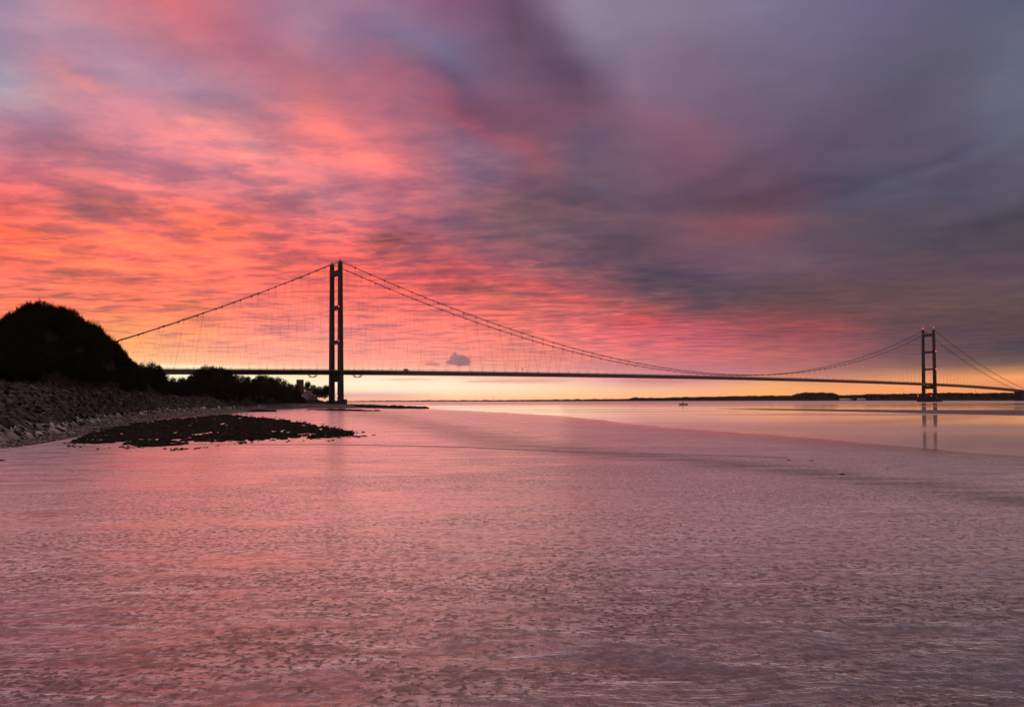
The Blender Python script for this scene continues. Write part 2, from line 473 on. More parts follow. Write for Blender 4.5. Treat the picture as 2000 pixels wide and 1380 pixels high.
# ------------------------------------------------------------------ mudflat
EDGE = [(-86 - 120, 900), (-86, 725), (-25, 520), (23, 334), (39, 186), (50, 143.6), (55, 113), (57, 103), (63, 91), (70, 72), (84, 45), (120, 0), (240, -300)]
EDGE = [Vector((at(px, py).x, at(px, py).y)) for px, py in ((700, 793.2), (830, 797), (930, 802), (1100, 812), (1300, 834), (1500, 849), (1700, 867), (1800, 876), (2000, 888), (2200, 905), (2600, 960))]
EDGE = [Vector((-260, 900))] + EDGE + [Vector((110, 0)), Vector((240, -300))]


def seg_dist(p, poly):             # signed distance, positive on the shore side
    best = None
    for a, c in zip(poly, poly[1:]):
        ab = c - a
        tt = max(0, min(1, (p - a).dot(ab) / ab.length_squared))
        q = a + ab * tt
        d = (p - q).length
        if best is None or d < best[0]:
            cr = ab.x * (p.y - a.y) - ab.y * (p.x - a.x)
            best = (d, -1 if cr > 0 else 1)
    return best[0] * best[1]


BAND = [at(*q).to_2d() for q in ((650, 797), (720, 808), (850, 836), (1000, 868), (1150, 884), (1300, 897), (1500, 915), (1700, 938), (1850, 955), (2050, 985))]


def mud_z(x, y):
    d = seg_dist(Vector((x, y)), EDGE) + 3.0 * fbm(x * .05, y * .05, 2)
    return max(-.6, min(.14, d * .003)) + (.02 * fbm(x * .05, y * .05, 5) if d > 4 else 0)


xs = sorted(set([-700, -550] + [-420 + 12 * i for i in range(28)] + [-84 + 2.5 * i for i in range(80)] + [120 + 15 * i for i in range(9)] + [300, 400]))
ys = sorted(set([-300, -200, -120, -60, -30, -10] + [2 * i for i in range(75)] + [150 + 4 * i for i in range(60)] + [390 + 12 * i for i in range(48)]))
vs = []; band = []; wetv = []; coarse = []
BLOBS = []
for (bx, by, rx_, ry_, st_) in ((620, 1280, 420, 100, 1.0), (850, 1130, 300, 50, .8), (1250, 1340, 350, 70, .8), (420, 1065, 220, 32, .7), (150, 1180, 200, 30, .4), (1600, 1250, 300, 60, .35), (350, 1150, 260, 25, .7)):
    c_ = at(bx, by); BLOBS.append((c_.x, c_.y, abs(at(bx + rx_, by).x - c_.x), abs(at(bx, by - ry_).y - c_.y), st_))
for y in ys:
    for x in xs:
        vs.append((x, y, mud_z(x, y)))
        d = abs(seg_dist(Vector((x, y)), BAND)) / (2.5 + max(0, y) * .075)
        band.append(max(0, 1 - d * d) ** 1.0 if d < 1 else 0)
        wetv.append(max(0.0, min(1.0, 1 - seg_dist(Vector((x, y)), EDGE) / (10 + .22 * max(0, y)))))
        coarse.append(min(1.0, sum(st_ * math.exp(-((x - bx) / rx_) ** 2 - ((y - by) / ry_) ** 2) for bx, by, rx_, ry_, st_ in BLOBS)))
nx = len(xs)
fs = [(j * nx + i, j * nx + i + 1, (j + 1) * nx + i + 1, (j + 1) * nx + i) for j in range(len(ys) - 1) for i in range(nx - 1)]
m_mud, N, b = mat('wet mud', (.16, .11, .10), .2, .5)
L = m_mud.node_tree.links
t = N.n('ShaderNodeTexCoord')
sp = N.n('ShaderNodeSeparateXYZ'); L.new(t.outputs['Object'], sp.inputs[0])
mx, my = sp.outputs[0], sp.outputs[1]
at_band = N.n('ShaderNodeAttribute'); at_band.attribute_name = 'ruffled'
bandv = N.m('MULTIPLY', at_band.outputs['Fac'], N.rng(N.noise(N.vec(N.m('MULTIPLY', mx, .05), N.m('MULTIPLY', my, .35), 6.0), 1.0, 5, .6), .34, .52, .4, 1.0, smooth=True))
def nv(a, b_, sc, det, ro, di=0.0, z=0.0):
    return N.noise(N.vec(N.m('MULTIPLY', mx, a), N.m('MULTIPLY', my, b_), z), sc, det, ro, di)


big = nv(.035, .11, 1.0, 4, .6, .5)
patch = nv(.16, .42, 1.0, 5, .62, .6, 2.0)
rip1 = nv(2.2, 2.9, 1.0, 6, .62, .5)                 # decimetre pits and ridges
rip2 = nv(.42, 1.1, 1.0, 5, .6, .6, 4.0)            # metre-long swells
pit = N.rng(nv(4.6, 4.9, 1.0, 4, .58, .2, 8.0), .42, .495, smooth=True)
at_c = N.n('ShaderNodeAttribute'); at_c.attribute_name = 'coarse'
at_w = N.n('ShaderNodeAttribute'); at_w.attribute_name = 'wetness'
coarse_v, wet_v = at_c.outputs['Fac'], at_w.outputs['Fac']
cover = N.rng(N.m('ADD', N.m('MULTIPLY', patch, .6), N.m('MULTIPLY', big, .6)), .46, .74, smooth=True)
cover = N.m('MAXIMUM', N.m('MULTIPLY', cover, .8), N.m('MULTIPLY', coarse_v, N.rng(patch, .36, .56)), clamp=True)
rougher = N.m('ADD', .22, N.m('ADD', N.m('MULTIPLY', cover, 1.1), N.m('MULTIPLY', bandv, .6)))
hgt = N.m('ADD', N.m('MULTIPLY', rip1, .06), N.m('MULTIPLY', rip2, .16))
hgt = N.m('ADD', hgt, N.m('MULTIPLY', pit, .02))
hgt = N.m('MULTIPLY', N.m('MULTIPLY', hgt, rougher), N.rng(my, 20, 120, 1.3, .14, smooth=True))
bn = N.n('ShaderNodeBump'); bn.inputs['Distance'].default_value = 1.0; bn.inputs['Strength'].default_value = .5
L.new(hgt, bn.inputs['Height']); L.new(bn.outputs[0], b.inputs['Normal'])
holes = N.m('MULTIPLY', N.m('SUBTRACT', 1.0, pit), N.rng(cover, .05, .6))
nearm = N.rng(my, 30, 190, 1.0, .3, smooth=True)
c = N.mix(N.rng(my, 17, 46, smooth=True), (.035, .021, .021), (.72, .53, .48))  # paler with distance: extra sky brightness painted into the mud's colour
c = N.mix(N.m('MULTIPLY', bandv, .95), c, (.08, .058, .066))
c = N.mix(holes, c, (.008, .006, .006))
c = N.mix(N.m('MULTIPLY', N.m('MULTIPLY', N.rng(rip1, .56, .40), nearm), .9), c, (.02, .013, .012))  # darkens the ripple troughs in the base colour
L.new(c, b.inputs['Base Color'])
b.inputs['Roughness'].default_value = .35
# a film of water lies on the mud, cut back in the troughs to darken them
gl = N.n('ShaderNodeBsdfGlossy'); gl.inputs['Color'].default_value = (.9, .82, .82, 1)
rgh = N.rng(patch, .3, .7, .20, .32)
L.new(N.m('MULTIPLY', rgh, N.m('SUBTRACT', 1.0, N.m('MULTIPLY', N.m('POWER', wet_v, 4.0), .5))), gl.inputs['Roughness'])
L.new(bn.outputs[0], gl.inputs['Normal'])
fr = N.n('ShaderNodeFresnel'); fr.inputs['IOR'].default_value = 1.45
wet = N.rng(N.m('ADD', N.m('MULTIPLY', rip1, .5), N.m('MULTIPLY', rip2, .5)), .43, .56, 0.0, 1.0, smooth=True)
amt = N.m('MULTIPLY', N.m('ADD', .62, N.m('MULTIPLY', cover, .40)), nearm)
wet = N.m('ADD', N.m('MULTIPLY', wet, amt), N.m('SUBTRACT', 1.18, amt))
film = N.m('MULTIPLY', N.m('ADD', N.m('MULTIPLY', fr.outputs[0], 1.12), N.rng(my, 17, 48, .17, .27)), N.m('SUBTRACT', 1.0, N.m('MULTIPLY', holes, .92)))
film = N.m('MULTIPLY', film, N.m('SUBTRACT', 1.0, N.m('MULTIPLY', bandv, .7)))
film = N.m('ADD', film, N.m('MULTIPLY', N.m('POWER', wet_v, 3.0), .25))
film = N.m('MULTIPLY', film, wet, clamp=True)
ms_ = N.n('ShaderNodeMixShader'); L.new(film, ms_.inputs[0]); L.new(b.outputs[0], ms_.inputs[1]); L.new(gl.outputs[0], ms_.inputs[2])
L.new(ms_.outputs[0], m_mud.node_tree.nodes['Material Output'].inputs['Surface'])
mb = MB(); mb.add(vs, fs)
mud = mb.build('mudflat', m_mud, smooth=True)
for nm, vals in (('wetness', wetv), ('coarse', coarse)):
    a2 = mud.data.attributes.new(nm, 'FLOAT', 'POINT'); a2.data.foreach_set('value', vals)
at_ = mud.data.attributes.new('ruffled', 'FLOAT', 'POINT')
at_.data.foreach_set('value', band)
tag(mud, kind='structure')

# the long thin drainage line across the mud
chan = [(250, 868.5), (380, 868), (560, 868), (730, 869), (900, 873), (1050, 879), (1150, 884), (1280, 886), (1420, 889), (1550, 893)]
vs = []
for i in range(len(chan) - 1):
    for k in range(12):
        f = k / 12
        q = at(chan[i][0] * (1 - f) + chan[i + 1][0] * f, chan[i][1] * (1 - f) + chan[i + 1][1] * f, .15)
        w = .12 + .14 * abs(fbm(q.x * .2, q.y * .2)) * (1 if i < 7 else .5)
        q.y += .5 * fbm(q.x * .12, 3)
        zz = mud_z(q.x, q.y)
        vs += [(q.x, q.y - w, zz + .02), (q.x, q.y, zz + .09), (q.x, q.y + w, zz + .02)]
fs = []
for i in range(len(vs) // 3 - 1):
    fs += [(3 * i, 3 * i + 3, 3 * i + 4, 3 * i + 1), (3 * i + 1, 3 * i + 4, 3 * i + 5, 3 * i + 2)]
mb = MB(); mb.add(vs, fs)
m_ridge = noisy('damp mud ridge', (.13, .09, .09), (.18, .12, .12), 2, .5)
tag(mb.build('mud_ridge', m_ridge, smooth=True), 'thin dark ridge of mud running across the flat', kind='structure')

# far sandbar on the right
top = [(1380, 797.3), (1440, 797.6), (1600, 799), (1750, 799.8), (2000, 800.2), (2300, 801)]
bot = [(1380, 797.9), (1440, 798.8), (1600, 802.2), (1800, 807.2), (2000, 812), (2300, 819)]


def interp(tab, x):
    for (x0, y0), (x1, y1) in zip(tab, tab[1:]):
        if x <= x1: return y0 + (y1 - y0) * max(0, (x - x0)) / (x1 - x0)
    return tab[-1][1]


mb = MB(); vs = []; fs = []; K = 7; n = 0
for px in range(1380, 2301, 4):
    yt, yb = interp(top, px), interp(bot, px)
    yt += .25 * fbm(px * .05, 1); yb += .12 * fbm(px * .02, 7)
    a = at(px, yt, .0); c = at(px, yb, .0)
    for k in range(K):
        f = k / (K - 1)
        q = c.lerp(a, f)
        q.z = -.1 + .5 * (math.sin(math.pi * min(1, f * 1.0)) ** .5) * min(1, (px - 1375) / 120) + .03 * fbm(px * .1, f * 9)
        vs.append(q)
    n += 1
fs = [(j * K + i, (j + 1) * K + i, (j + 1) * K + i + 1, j * K + i + 1) for j in range(n - 1) for i in range(K - 1)]
mb.add(vs, fs)
m_bar = noisy('damp sand', (.05, .042, .048), (.07, .06, .066), .12, .8, .02, 1.5)
tag(mb.build('sandbar', m_bar, smooth=True), 'long low grey sandbar in the smooth water', kind='structure')

# ------------------------------------------------------------------ left shore
# each station runs inland: mud edge, shingle, foot of stones, crest of stones, hill, land behind
def P(px, py, Y): return at_Y(px, py, Y)


def hor(px): return 782.3 - .005 * (px - 1000)


def PZ(px, Y, z):
    d = ray(px, hor(px)); q = Vector((0, 0, CAM_H)) + d * (Y / d.y)
    return Vector((q.x, q.y, z))


ST = []
ST.append((-900, [Vector((-62, -200, -.3)), Vector((-66, -200, .2)), Vector((-76, -200, .6)), Vector((-104, -200, 12)), Vector((-150, -200, 28)), Vector((-500, -200, 22))]))
ST.append((-700, [Vector((-64, 0, -.3)), Vector((-68, 0, .2)), Vector((-76, 0, .6)), Vector((-104, 20, 12)), Vector((-150, 60, 28)), Vector((-500, 60, 22))]))
ST.append((-250, [PZ(-250, 78, -.3), PZ(-250, 81, .2), PZ(-250, 92, .5), PZ(-250, 135, 12.5), PZ(-250, 178, 26), PZ(-250, 520, 20)]))
ST.append((-100, [PZ(-100, 96, -.3), PZ(-100, 100, .2), PZ(-100, 108, .5), PZ(-100, 152, 12.5), PZ(-100, 198, 24), PZ(-100, 560, 20)]))
ST.append((0, [PZ(0, 107, -.3), PZ(0, 112, .2), PZ(0, 117, .6), P(0, 745, 170), P(0, 648, 215), PZ(0, 560, 16)]))
ST.append((65, [PZ(65, 114, -.3), PZ(65, 124, .3), PZ(65, 140, .7), P(65, 752, 185), P(65, 618, 225), PZ(65, 560, 16)]))
ST.append((130, [PZ(130, 130, -.3), PZ(130, 146, .4), PZ(130, 168, 1.1), P(130, 758, 205), P(130, 622, 240), PZ(130, 560, 16)]))
ST.append((200, [PZ(200, 152, -.3), PZ(200, 180, .6), PZ(200, 225, 1.8), P(200, 763, 255), P(200, 668, 290), PZ(200, 580, 14)]))
ST.append((260, [PZ(260, 200, -.3), PZ(260, 250, .9), PZ(260, 285, 2.3), P(260, 768, 310), P(260, 724, 350), PZ(260, 600, 14)]))
ST.append((320, [PZ(320, 260, -.3), PZ(320, 300, 1.2), PZ(320, 335, 2.8), P(320, 773, 380), P(320, 750, 430), PZ(320, 640, 12)]))
ST.append((400, [PZ(400, 330, -.3), PZ(400, 352, 1.4), PZ(400, 384, 3.0), P(400, 778, 450), P(400, 742, 520), PZ(400, 700, 12)]))
ST.append((470, [PZ(470, 455, -.3), PZ(470, 480, 1.3), PZ(470, 518, 2.7), P(470, 784, 560), P(470, 758, 620), PZ(470, 800, 14)]))
ST.append((520, [PZ(520, 610, -.3), PZ(520, 640, 1.0), PZ(520, 690, 4.2), PZ(520, 730, 5.5), PZ(520, 770, 17), PZ(520, 980, 20)]))
ST.append((600, [PZ(600, 748, -.3), PZ(600, 765, .8), PZ(600, 795, 4.6), PZ(600, 835, 5.0), PZ(600, 880, 12), PZ(600, 1100, 14)]))
ST.append((680, [PZ(680, 755, -.3), PZ(680, 775, .7), PZ(680, 800, 3.6), PZ(680, 845, 3.8), PZ(680, 862, .5), PZ(680, 1100, -2)]))
ST.append((700, [PZ(700, 752, -.3), PZ(700, 768, .2), PZ(700, 790, 1.2), PZ(700, 830, 1.2), PZ(700, 850, -1), PZ(700, 1100, -3)]))
ST.append((830, [PZ(830, 715, -.5), PZ(830, 720, -.2), PZ(830, 728, -.1), PZ(830, 735, -.4), PZ(830, 760, -1.5), PZ(830, 1000, -3)]))


def surf(px, v):
    v = max(0, min(4.999, v))
    for (p0, a), (p1, c) in zip(ST, ST[1:]):
        if px <= p1: break
    f = max(0, min(1, (px - p0) / (p1 - p0)))
    i = int(v); g = v - i
    q0 = a[i].lerp(a[i + 1], g); q1 = c[i].lerp(c[i + 1], g)
    q = q0.lerp(q1, f)
    k = .05 if v < 2 else (.35 if v < 3 else 1.2)
    q.z += k * fbm(q.x * .06, q.y * .06, 1) * min(1, v)
    return q


m_land, N, b = mat('shore soil', (.03, .03, .02), .95, .1)
t = N.n('ShaderNodeTexCoord')
L = m_land.node_tree.links
va = N.n('ShaderNodeAttribute'); va.attribute_name = 'inland'
nz = N.noise(t.outputs['Object'], .5, 6, .65)
pebb = N.noise(t.outputs['Object'], 2.4, 6, .7)
sh = N.mix(N.rng(pebb, .42, .62), (.02, .016, .014), (.11, .09, .08))
st = N.mix(N.rng(nz, .3, .7), (.004, .003, .003), (.010, .008, .007))  # near-black ground, standing in for shade in the gaps between stones
gr = N.mix(N.rng(nz, .3, .7), (.002, .0022, .0016), (.005, .0055, .0035))
vv = N.m('ADD', va.outputs['Fac'], N.m('MULTIPLY', N.m('SUBTRACT', nz, .5), .5))
c = N.mix(N.rng(vv, 1.9, 2.15), sh, st)
c = N.mix(N.rng(vv, 2.9, 3.1), c, gr)
wetc = N.mix(N.rng(vv, .5, .95), (.06, .042, .04), c)
L.new(wetc, b.inputs['Base Color'])
bn = N.n('ShaderNodeBump'); bn.inputs['Distance'].default_value = .15
L.new(pebb, bn.inputs['Height']); L.new(bn.outputs[0], b.inputs['Normal'])
L.new(N.rng(vv, .4, 1.0, .25, .95), b.inputs['Roughness'])
pxs = [-900 + 25 * i for i in range(28)] + [-200 + 8 * i for i in range(129)]
vss = [i / 10 for i in range(50)]
vs = []; inl = []
for px in pxs:
    for v in vss:
        vs.append(surf(px, v)); inl.append(v if px > 480 and v < 3 else v)
nv = len(vss)
fs = [(j * nv + i, (j + 1) * nv + i, (j + 1) * nv + i + 1, j * nv + i + 1) for j in range(len(pxs) - 1) for i in range(nv - 1)]
mb = MB(); mb.add(vs, fs)
land = mb.build('ground', m_land, smooth=True)
a_ = land.data.attributes.new('inland', 'FLOAT', 'POINT'); a_.data.foreach_set('value', inl)
tag(land, kind='structure')


# ---- stones
def rock_mesh(name, seed, slab=.5):
    rnd = random.Random(seed)
    bm = bmesh.new()
    for _ in range(13):
        a = rnd.uniform(0, 6.283); z = rnd.uniform(-1, 1); r = math.sqrt(1 - z * z)
        k = rnd.uniform(.8, 1.05)
        p = Vector((r * math.cos(a) * k, r * math.sin(a) * .75 * k, z * slab * k))
        p = Vector((max(-.85, min(.85, p.x)), max(-.6, min(.6, p.y)), max(-slab * .7, min(slab * .7, p.z))))
        bm.verts.new(p)
    bmesh.ops.convex_hull(bm, input=bm.verts)
    bmesh.ops.delete(bm, geom=[q for q in bm.verts if not q.link_faces], context='VERTS')
    bmesh.ops.recalc_face_normals(bm, faces=bm.faces)
    me = bpy.data.meshes.new(name)
    bm.to_mesh(me); bm.free()
    return me


def stone_mat(name, c1, c2, rough=.8):
    m, N, b = mat(name, c1, rough, .3)
    oi = N.n('ShaderNodeObjectInfo'); t = N.n('ShaderNodeTexCoord')
    L = m.node_tree.links
    geo = N.n('ShaderNodeNewGeometry')
    isl = N.m('FRACT', N.m('ADD', oi.outputs['Random'], geo.outputs['Random Per Island']))
    nz = N.noise(t.outputs['Object'], 2.2, 6, .65)
    c = N.mix(N.m('MULTIPLY', isl, 1.0), c1, c2)
    c = N.mix(N.rng(nz, .35, .7, 0, .6), c, tuple(v * .45 for v in c1))
    L.new(c, b.inputs['Base Color'])
    bn = N.n('ShaderNodeBump'); bn.inputs['Distance'].default_value = .06
    L.new(nz, bn.inputs['Height']); L.new(bn.outputs[0], b.inputs['Normal'])
    return m


m_stone = stone_mat('dark riprap stone', (.003, .0025, .002), (.040, .032, .028))
m_pale = stone_mat('pale chalky stone', (.07, .066, .068), (.30, .285, .30))
rocks = [rock_mesh('boulder', 100 + i, random.Random(i).uniform(.35, .6)) for i in range(10)]
for me in rocks[:7]: me.materials.append(m_stone)
for me in rocks[7:]: me.materials.append(m_pale)


def frame_on(px, v):
    p = surf(px, v); a = surf(px, v + .1) - surf(px, v - .1 if v > .1 else v); c = surf(px + 6, v) - surf(px - 6, v)
    n = a.cross(c)
    if n.z < 0: n = -n
    return p, n.normalized()


cand = []
rnd = random.Random(5)
for _ in range(8200):
    px = rnd.uniform(-260, 490); v = rnd.uniform(1.93, 3.03)
    p, n = frame_on(px, v)
    if rnd.random() > (30 / max(30, p.length)) ** .3 * 1.6: continue
    size = rnd.choice((.4, .6, .85, 1.2)) * rnd.uniform(.8, 1.25) * (1.15 if v < 2.3 else 1)
    cand.append((size / p.length if -10 < px else 0, px, v, p, n, size))
cand.sort(key=lambda q: -q[0])
vis = cand[:270]
rest = cand[270:]
for (_, px, v, p, n, size) in vis:
    pale = v < 2.16 and rnd.random() < .75
    me = rocks[rnd.randrange(7, 10) if pale else rnd.randrange(7)]
    o = link_mesh('boulder', me)
    o.location = p + n * size * .26
    o.rotation_mode = 'QUATERNION'
    q = n.to_track_quat('Z', 'X')
    o.rotation_quaternion = q @ Matrix.Rotation(rnd.uniform(0, 6.28), 3, 'Z').to_quaternion() @ Matrix.Rotation(rnd.uniform(-.8, .8), 3, 'X').to_quaternion()
    o.scale = (size * rnd.uniform(.8, 1.3), size, size * rnd.uniform(.8, 1.3))
    if pale: tag(o, 'pale grey angular boulder along the foot of the stone bank', 'boulder', 'pale boulders at the foot of the stone bank')
    else: tag(o, 'dark brown angular boulder heaped in the sloping stone bank', 'boulder', 'dark boulders of the sloping stone bank')


def merged_rocks(name, items, mats, label, cat=None):
    mb = MB(); mi = []
    for (p, n, size, rx, midx, k) in items:
        me = rocks[k]
        q = n.to_track_quat('Z', 'X').to_matrix() @ Matrix.Rotation(rx, 3, 'Z') @ Matrix.Rotation((rx * 7.7 % 1.6) - .8, 3, 'X')
        mb.add([p + q @ (vt.co * size) for vt in me.vertices], [tuple(f.vertices) for f in me.polygons])
        mi += [midx] * len(me.polygons)
    o = mb.build(name, mats[0])
    for m_ in mats[1:]: o.data.materials.append(m_)
    o.data.polygons.foreach_set('material_index', mi)
    tag(o, label, cat, kind='stuff')
    return o


items = []
for (_, px, v, p, n, size) in rest:
    pale = v < 2.12 and rnd.random() < .6
    items.append((p + n * size * .24, n, size, rnd.uniform(0, 6.28), 1 if pale else 0, rnd.randrange(7)))
merged_rocks('riprap_stones', items, [m_stone, m_pale], 'dense heap of dark angular stones covering the sloping bank', 'stones')
# shingle: countless pebbles and shell on the beach, stones' pale line at the foot
items = []
UP = Vector((0, 0, 1))
for _ in range(11000):
    px = rnd.uniform(-160, 480); v = rnd.uniform(.75, 2.1)
    p = surf(px, v)
    if p.z < .1: continue
    size = rnd.uniform(.07, .22) * (1 + p.length / 500) * (1.0 if rnd.random() < .93 else 2.2)
    items.append((p + UP * size * .2, UP, size, rnd.uniform(0, 6.28), 1 if rnd.random() < .45 else 0, rnd.randrange(7)))
m_peb = stone_mat('brown pebbles', (.025, .018, .015), (.10, .08, .065))
merged_rocks('shingle', items, [m_peb, m_pale], 'pale and brown pebbles of the shingle strip below the bank', 'pebbles')

# pale beach by the tower foot
items = []
for _ in range(2500):
    px = rnd.uniform(500, 690); v = rnd.uniform(1.35, 2.6)
    p = surf(px, v)
    if p.z < 1.2: continue
    items.append((p, UP, rnd.uniform(.3, .8), rnd.uniform(0, 6.28), 1 if rnd.random() < .9 else 0, rnd.randrange(7)))
merged_rocks('chalk_beach', items, [m_peb, m_pale], 'pale chalk pebbles of the beach in front of the tower foot', 'pebbles')

# ---- seaweed-covered rocks
m_weed = noisy('black bladder wrack', (.003, .0032, .0024), (.009, .008, .0055), 1.2, .85, .08, 5, spec=.08)


def in_poly(x, y, poly):
    c = False
    for (x0, y0), (x1, y1) in zip(poly, poly[1:] + poly[:1]):
        if (y0 > y) != (y1 > y) and x < (x1 - x0) * (y - y0) / (y1 - y0) + x0: c = not c
    return c


def weed(name, poly, count, smin, smax, label, hz=.35, thr=0.0, fy=1.0, persp=True):
    mb = MB(); r2 = random.Random(len(name) + count)
    x0, x1 = min(p[0] for p in poly), max(p[0] for p in poly)
    y0, y1 = min(p[1] for p in poly), max(p[1] for p in poly)
    k = 0
    for _ in range(count * 40):
        if k >= count: break
        px, py = r2.uniform(x0, x1), r2.uniform(y0, y1)
        if not in_poly(px, py, poly): continue
        q = at(px, py, .2)
        edge = (py - y0) / (y1 - y0)
        if .75 * fbm(q.x * .16, q.y * .10, 4) + .55 * fbm(q.x * .55, q.y * .4, 9) < thr + (.35 * max(0, edge - .45) if thr > -9 else 0): continue
        s = r2.uniform(smin, smax) * (q.y / 200) ** .5
        base = max(mud_z(q.x, q.y), 0)
        vs = []; n1, n2 = 7, 3
        ph = r2.uniform(0, 6.28); asp = r2.uniform(.5, 1)
        for i in range(n2):
            rr = (1, .8, .4)[i]; zz = (-.1, .55, 1)[i] * s * hz * r2.uniform(.8, 1.2)
            for j in range(n1):
                aa = j * 2 * math.pi / n1 + ph
                jr = r2.uniform(.75, 1.25) * rr * s
                vs.append((q.x + jr * math.cos(aa), q.y + jr * math.sin(aa) * asp * fy, base + zz + (r2.uniform(-.06, .06) * s if i else 0)))
        fs = [(i * n1 + j, i * n1 + (j + 1) % n1, (i + 1) * n1 + (j + 1) % n1, (i + 1) * n1 + j) for i in range(n2 - 1) for j in range(n1)]
        fs.append(tuple(range((n2 - 1) * n1, n2 * n1)))
        mb.add(vs, fs); k += 1
    return tag(mb.build(name, m_weed), label, 'seaweed', kind='stuff')


weed('seaweed_rocks', [(140, 864), (190, 843), (225, 828), (290, 814), (380, 809), (450, 810), (550, 820), (620, 832), (702, 848), (640, 854), (520, 858), (420, 862), (300, 872), (240, 868), (190, 866)],
     8000, .28, .9, 'black seaweed covered rocks spreading out from the shingle onto the mud', .6, -.04)
weed('seaweed_rocks', [(110, 870), (200, 838), (290, 808), (450, 803), (600, 822), (740, 848), (660, 860), (500, 866), (330, 880), (220, 878), (150, 874)],
     1500, .12, .42, 'loose scraps of black seaweed and small stones strewn around the weedy shoal', .5, .10)
weed('seaweed_rocks', [(430, 797), (520, 796.5), (700, 796), (780, 797.5), (835, 797.2), (760, 793.5), (690, 791), (560, 793), (480, 794)],
     2600, 1.2, 3.0, 'dark low seaweed bank stretching below the beach and tower foot', .3, -.3)
weed('seaweed_rocks', [(370, 803), (430, 800), (500, 802), (545, 803.5), (480, 804.5), (400, 806)],
     500, .9, 2.2, 'narrow dark seaweed strip between the stone bank and the pink mud', .35, -.3)
weed('seaweed_rocks', [(600, 800), (660, 799.3), (730, 801.8), (750, 803), (700, 802.5), (640, 801.5)],
     160, .8, 2.0, 'thin broken line of dark seaweed on the mud before the tower', .25, -.1)

# ------------------------------------------------------------------ vegetation
m_leaf = noisy('dark foliage', (.006, .0075, .0035), (.015, .017, .008), .9, 1.0, spec=0.0)
m_bark = noisy('bark', (.05, .038, .028), (.09, .07, .055), 3, .95, spec=.1)


def crown_mesh(name, seed, w, h, quads, spiky, size=.3, lobes=26):
    rnd = random.Random(seed); mb = MB()
    cs = []
    for _ in range(lobes):
        a = rnd.uniform(0, 6.283); rr = math.sqrt(rnd.random()) * .72; z = rnd.random()
        lim = math.sqrt(max(0.05, 1 - (z * 1.0) ** 2))
        cs.append((Vector((math.cos(a) * rr * lim * w / 2, math.sin(a) * rr * lim * w / 2, .12 * h + z * h * .74)), rnd.uniform(.14, .26) * w))

    def leaf(p, d, s):
        a = d.normalized(); t = a.cross(Vector((rnd.uniform(-1, 1), rnd.uniform(-1, 1), rnd.uniform(-1, 1)))).normalized()
        p2 = p + a * s; m = p + a * s * .5
        mb.add([p, m + t * s * .32, p2, m - t * s * .32], [(0, 1, 2, 3)])
    for i in range(quads):
        c, r = cs[rnd.randrange(lobes)]
        d = Vector((rnd.gauss(0, 1), rnd.gauss(0, 1), rnd.gauss(0, 1))).normalized()
        p = c + d * r * rnd.uniform(.35, 1.05) ** .6
        p.z = max(0.02 * h, p.z)
        leaf(p, d + Vector((rnd.uniform(-.8, .8), rnd.uniform(-.8, .8), rnd.uniform(-.2, .9))), size * rnd.uniform(.6, 1.5))
    for i in range(spiky):           # upright leafy shoots breaking the outline
        c, r = cs[rnd.randrange(lobes)]
        d = Vector((rnd.gauss(0, .8), rnd.gauss(0, .8), abs(rnd.gauss(0, 1)) + .2)).normalized()
        p = c + d * r * .9
        sh = (d * .5 + Vector((rnd.uniform(-.25, .25), rnd.uniform(-.25, .25), 1))).normalized()
        ln = rnd.uniform(.4, 1.2) if rnd.random() < .8 else rnd.uniform(1.1, 1.9)
        mb.tube([p, p + sh * ln], [.03, .012], 3, False)
        for k in range(9):
            leaf(p + sh * ln * k / 8, sh + Vector((rnd.uniform(-1, 1), rnd.uniform(-1, 1), rnd.uniform(-.3, .6))), size * .75 * rnd.uniform(.6, 1.2))
    me = bpy.data.meshes.new(name); me.from_pydata(mb.v, [], mb.f); me.materials.append(m_leaf)
    return me, cs


def trunk_mesh(name, seed, h, cs, r0=.22):
    rnd = random.Random(seed); mb = MB()
    top = Vector((rnd.uniform(-.3, .3), rnd.uniform(-.3, .3), h * .5))
    mid = Vector((rnd.uniform(-.2, .2), rnd.uniform(-.2, .2), h * .2))
    mb.tube([Vector((0, 0, -1.0)), Vector((0, 0, .2)), mid, top], [r0 * 1.3, r0, r0 * .8, r0 * .5], 7)
    for c, r in cs[::2]:
        m = mid.lerp(c, .5) + Vector((rnd.uniform(-.3, .3), rnd.uniform(-.3, .3), .2))
        mb.tube([mid.lerp(top, rnd.random()), m, c], [r0 * .4, r0 * .25, .03], 5, False)
    me = bpy.data.meshes.new(name); me.from_pydata(mb.v, [], mb.f); me.materials.append(m_bark)
    return me


KINDS = []
for seed, w, h, quads, spiky, size in ((1, 8, 7, 5200, 420, .34), (2, 9, 6.5, 5600, 460, .34), (3, 7, 7.5, 5000, 380, .34),
                                       (4, 9, 10, 6000, 60, .45), (5, 11, 10, 6500, 50, .45), (6, 8, 11, 5600, 70, .42)):
    cm, cs = crown_mesh('crown', seed, w, h, quads, spiky, size)
    KINDS.append((cm, trunk_mesh('trunk', seed, h, cs, .2 if seed < 4 else .3), w, h))


def tree(kind, loc, height, wfac, name, label, group, cat):
    cm, tm, w, h = KINDS[kind]
    r = empty(name, loc, rnd.uniform(0, 6.28))
    s = height / (h * .98)
    r.scale = (s * wfac, s * wfac, s)
    tag(r, label, cat, group)
    link_mesh('trunk', tm, parent=r)
    link_mesh('crown', cm, parent=r)
    return r


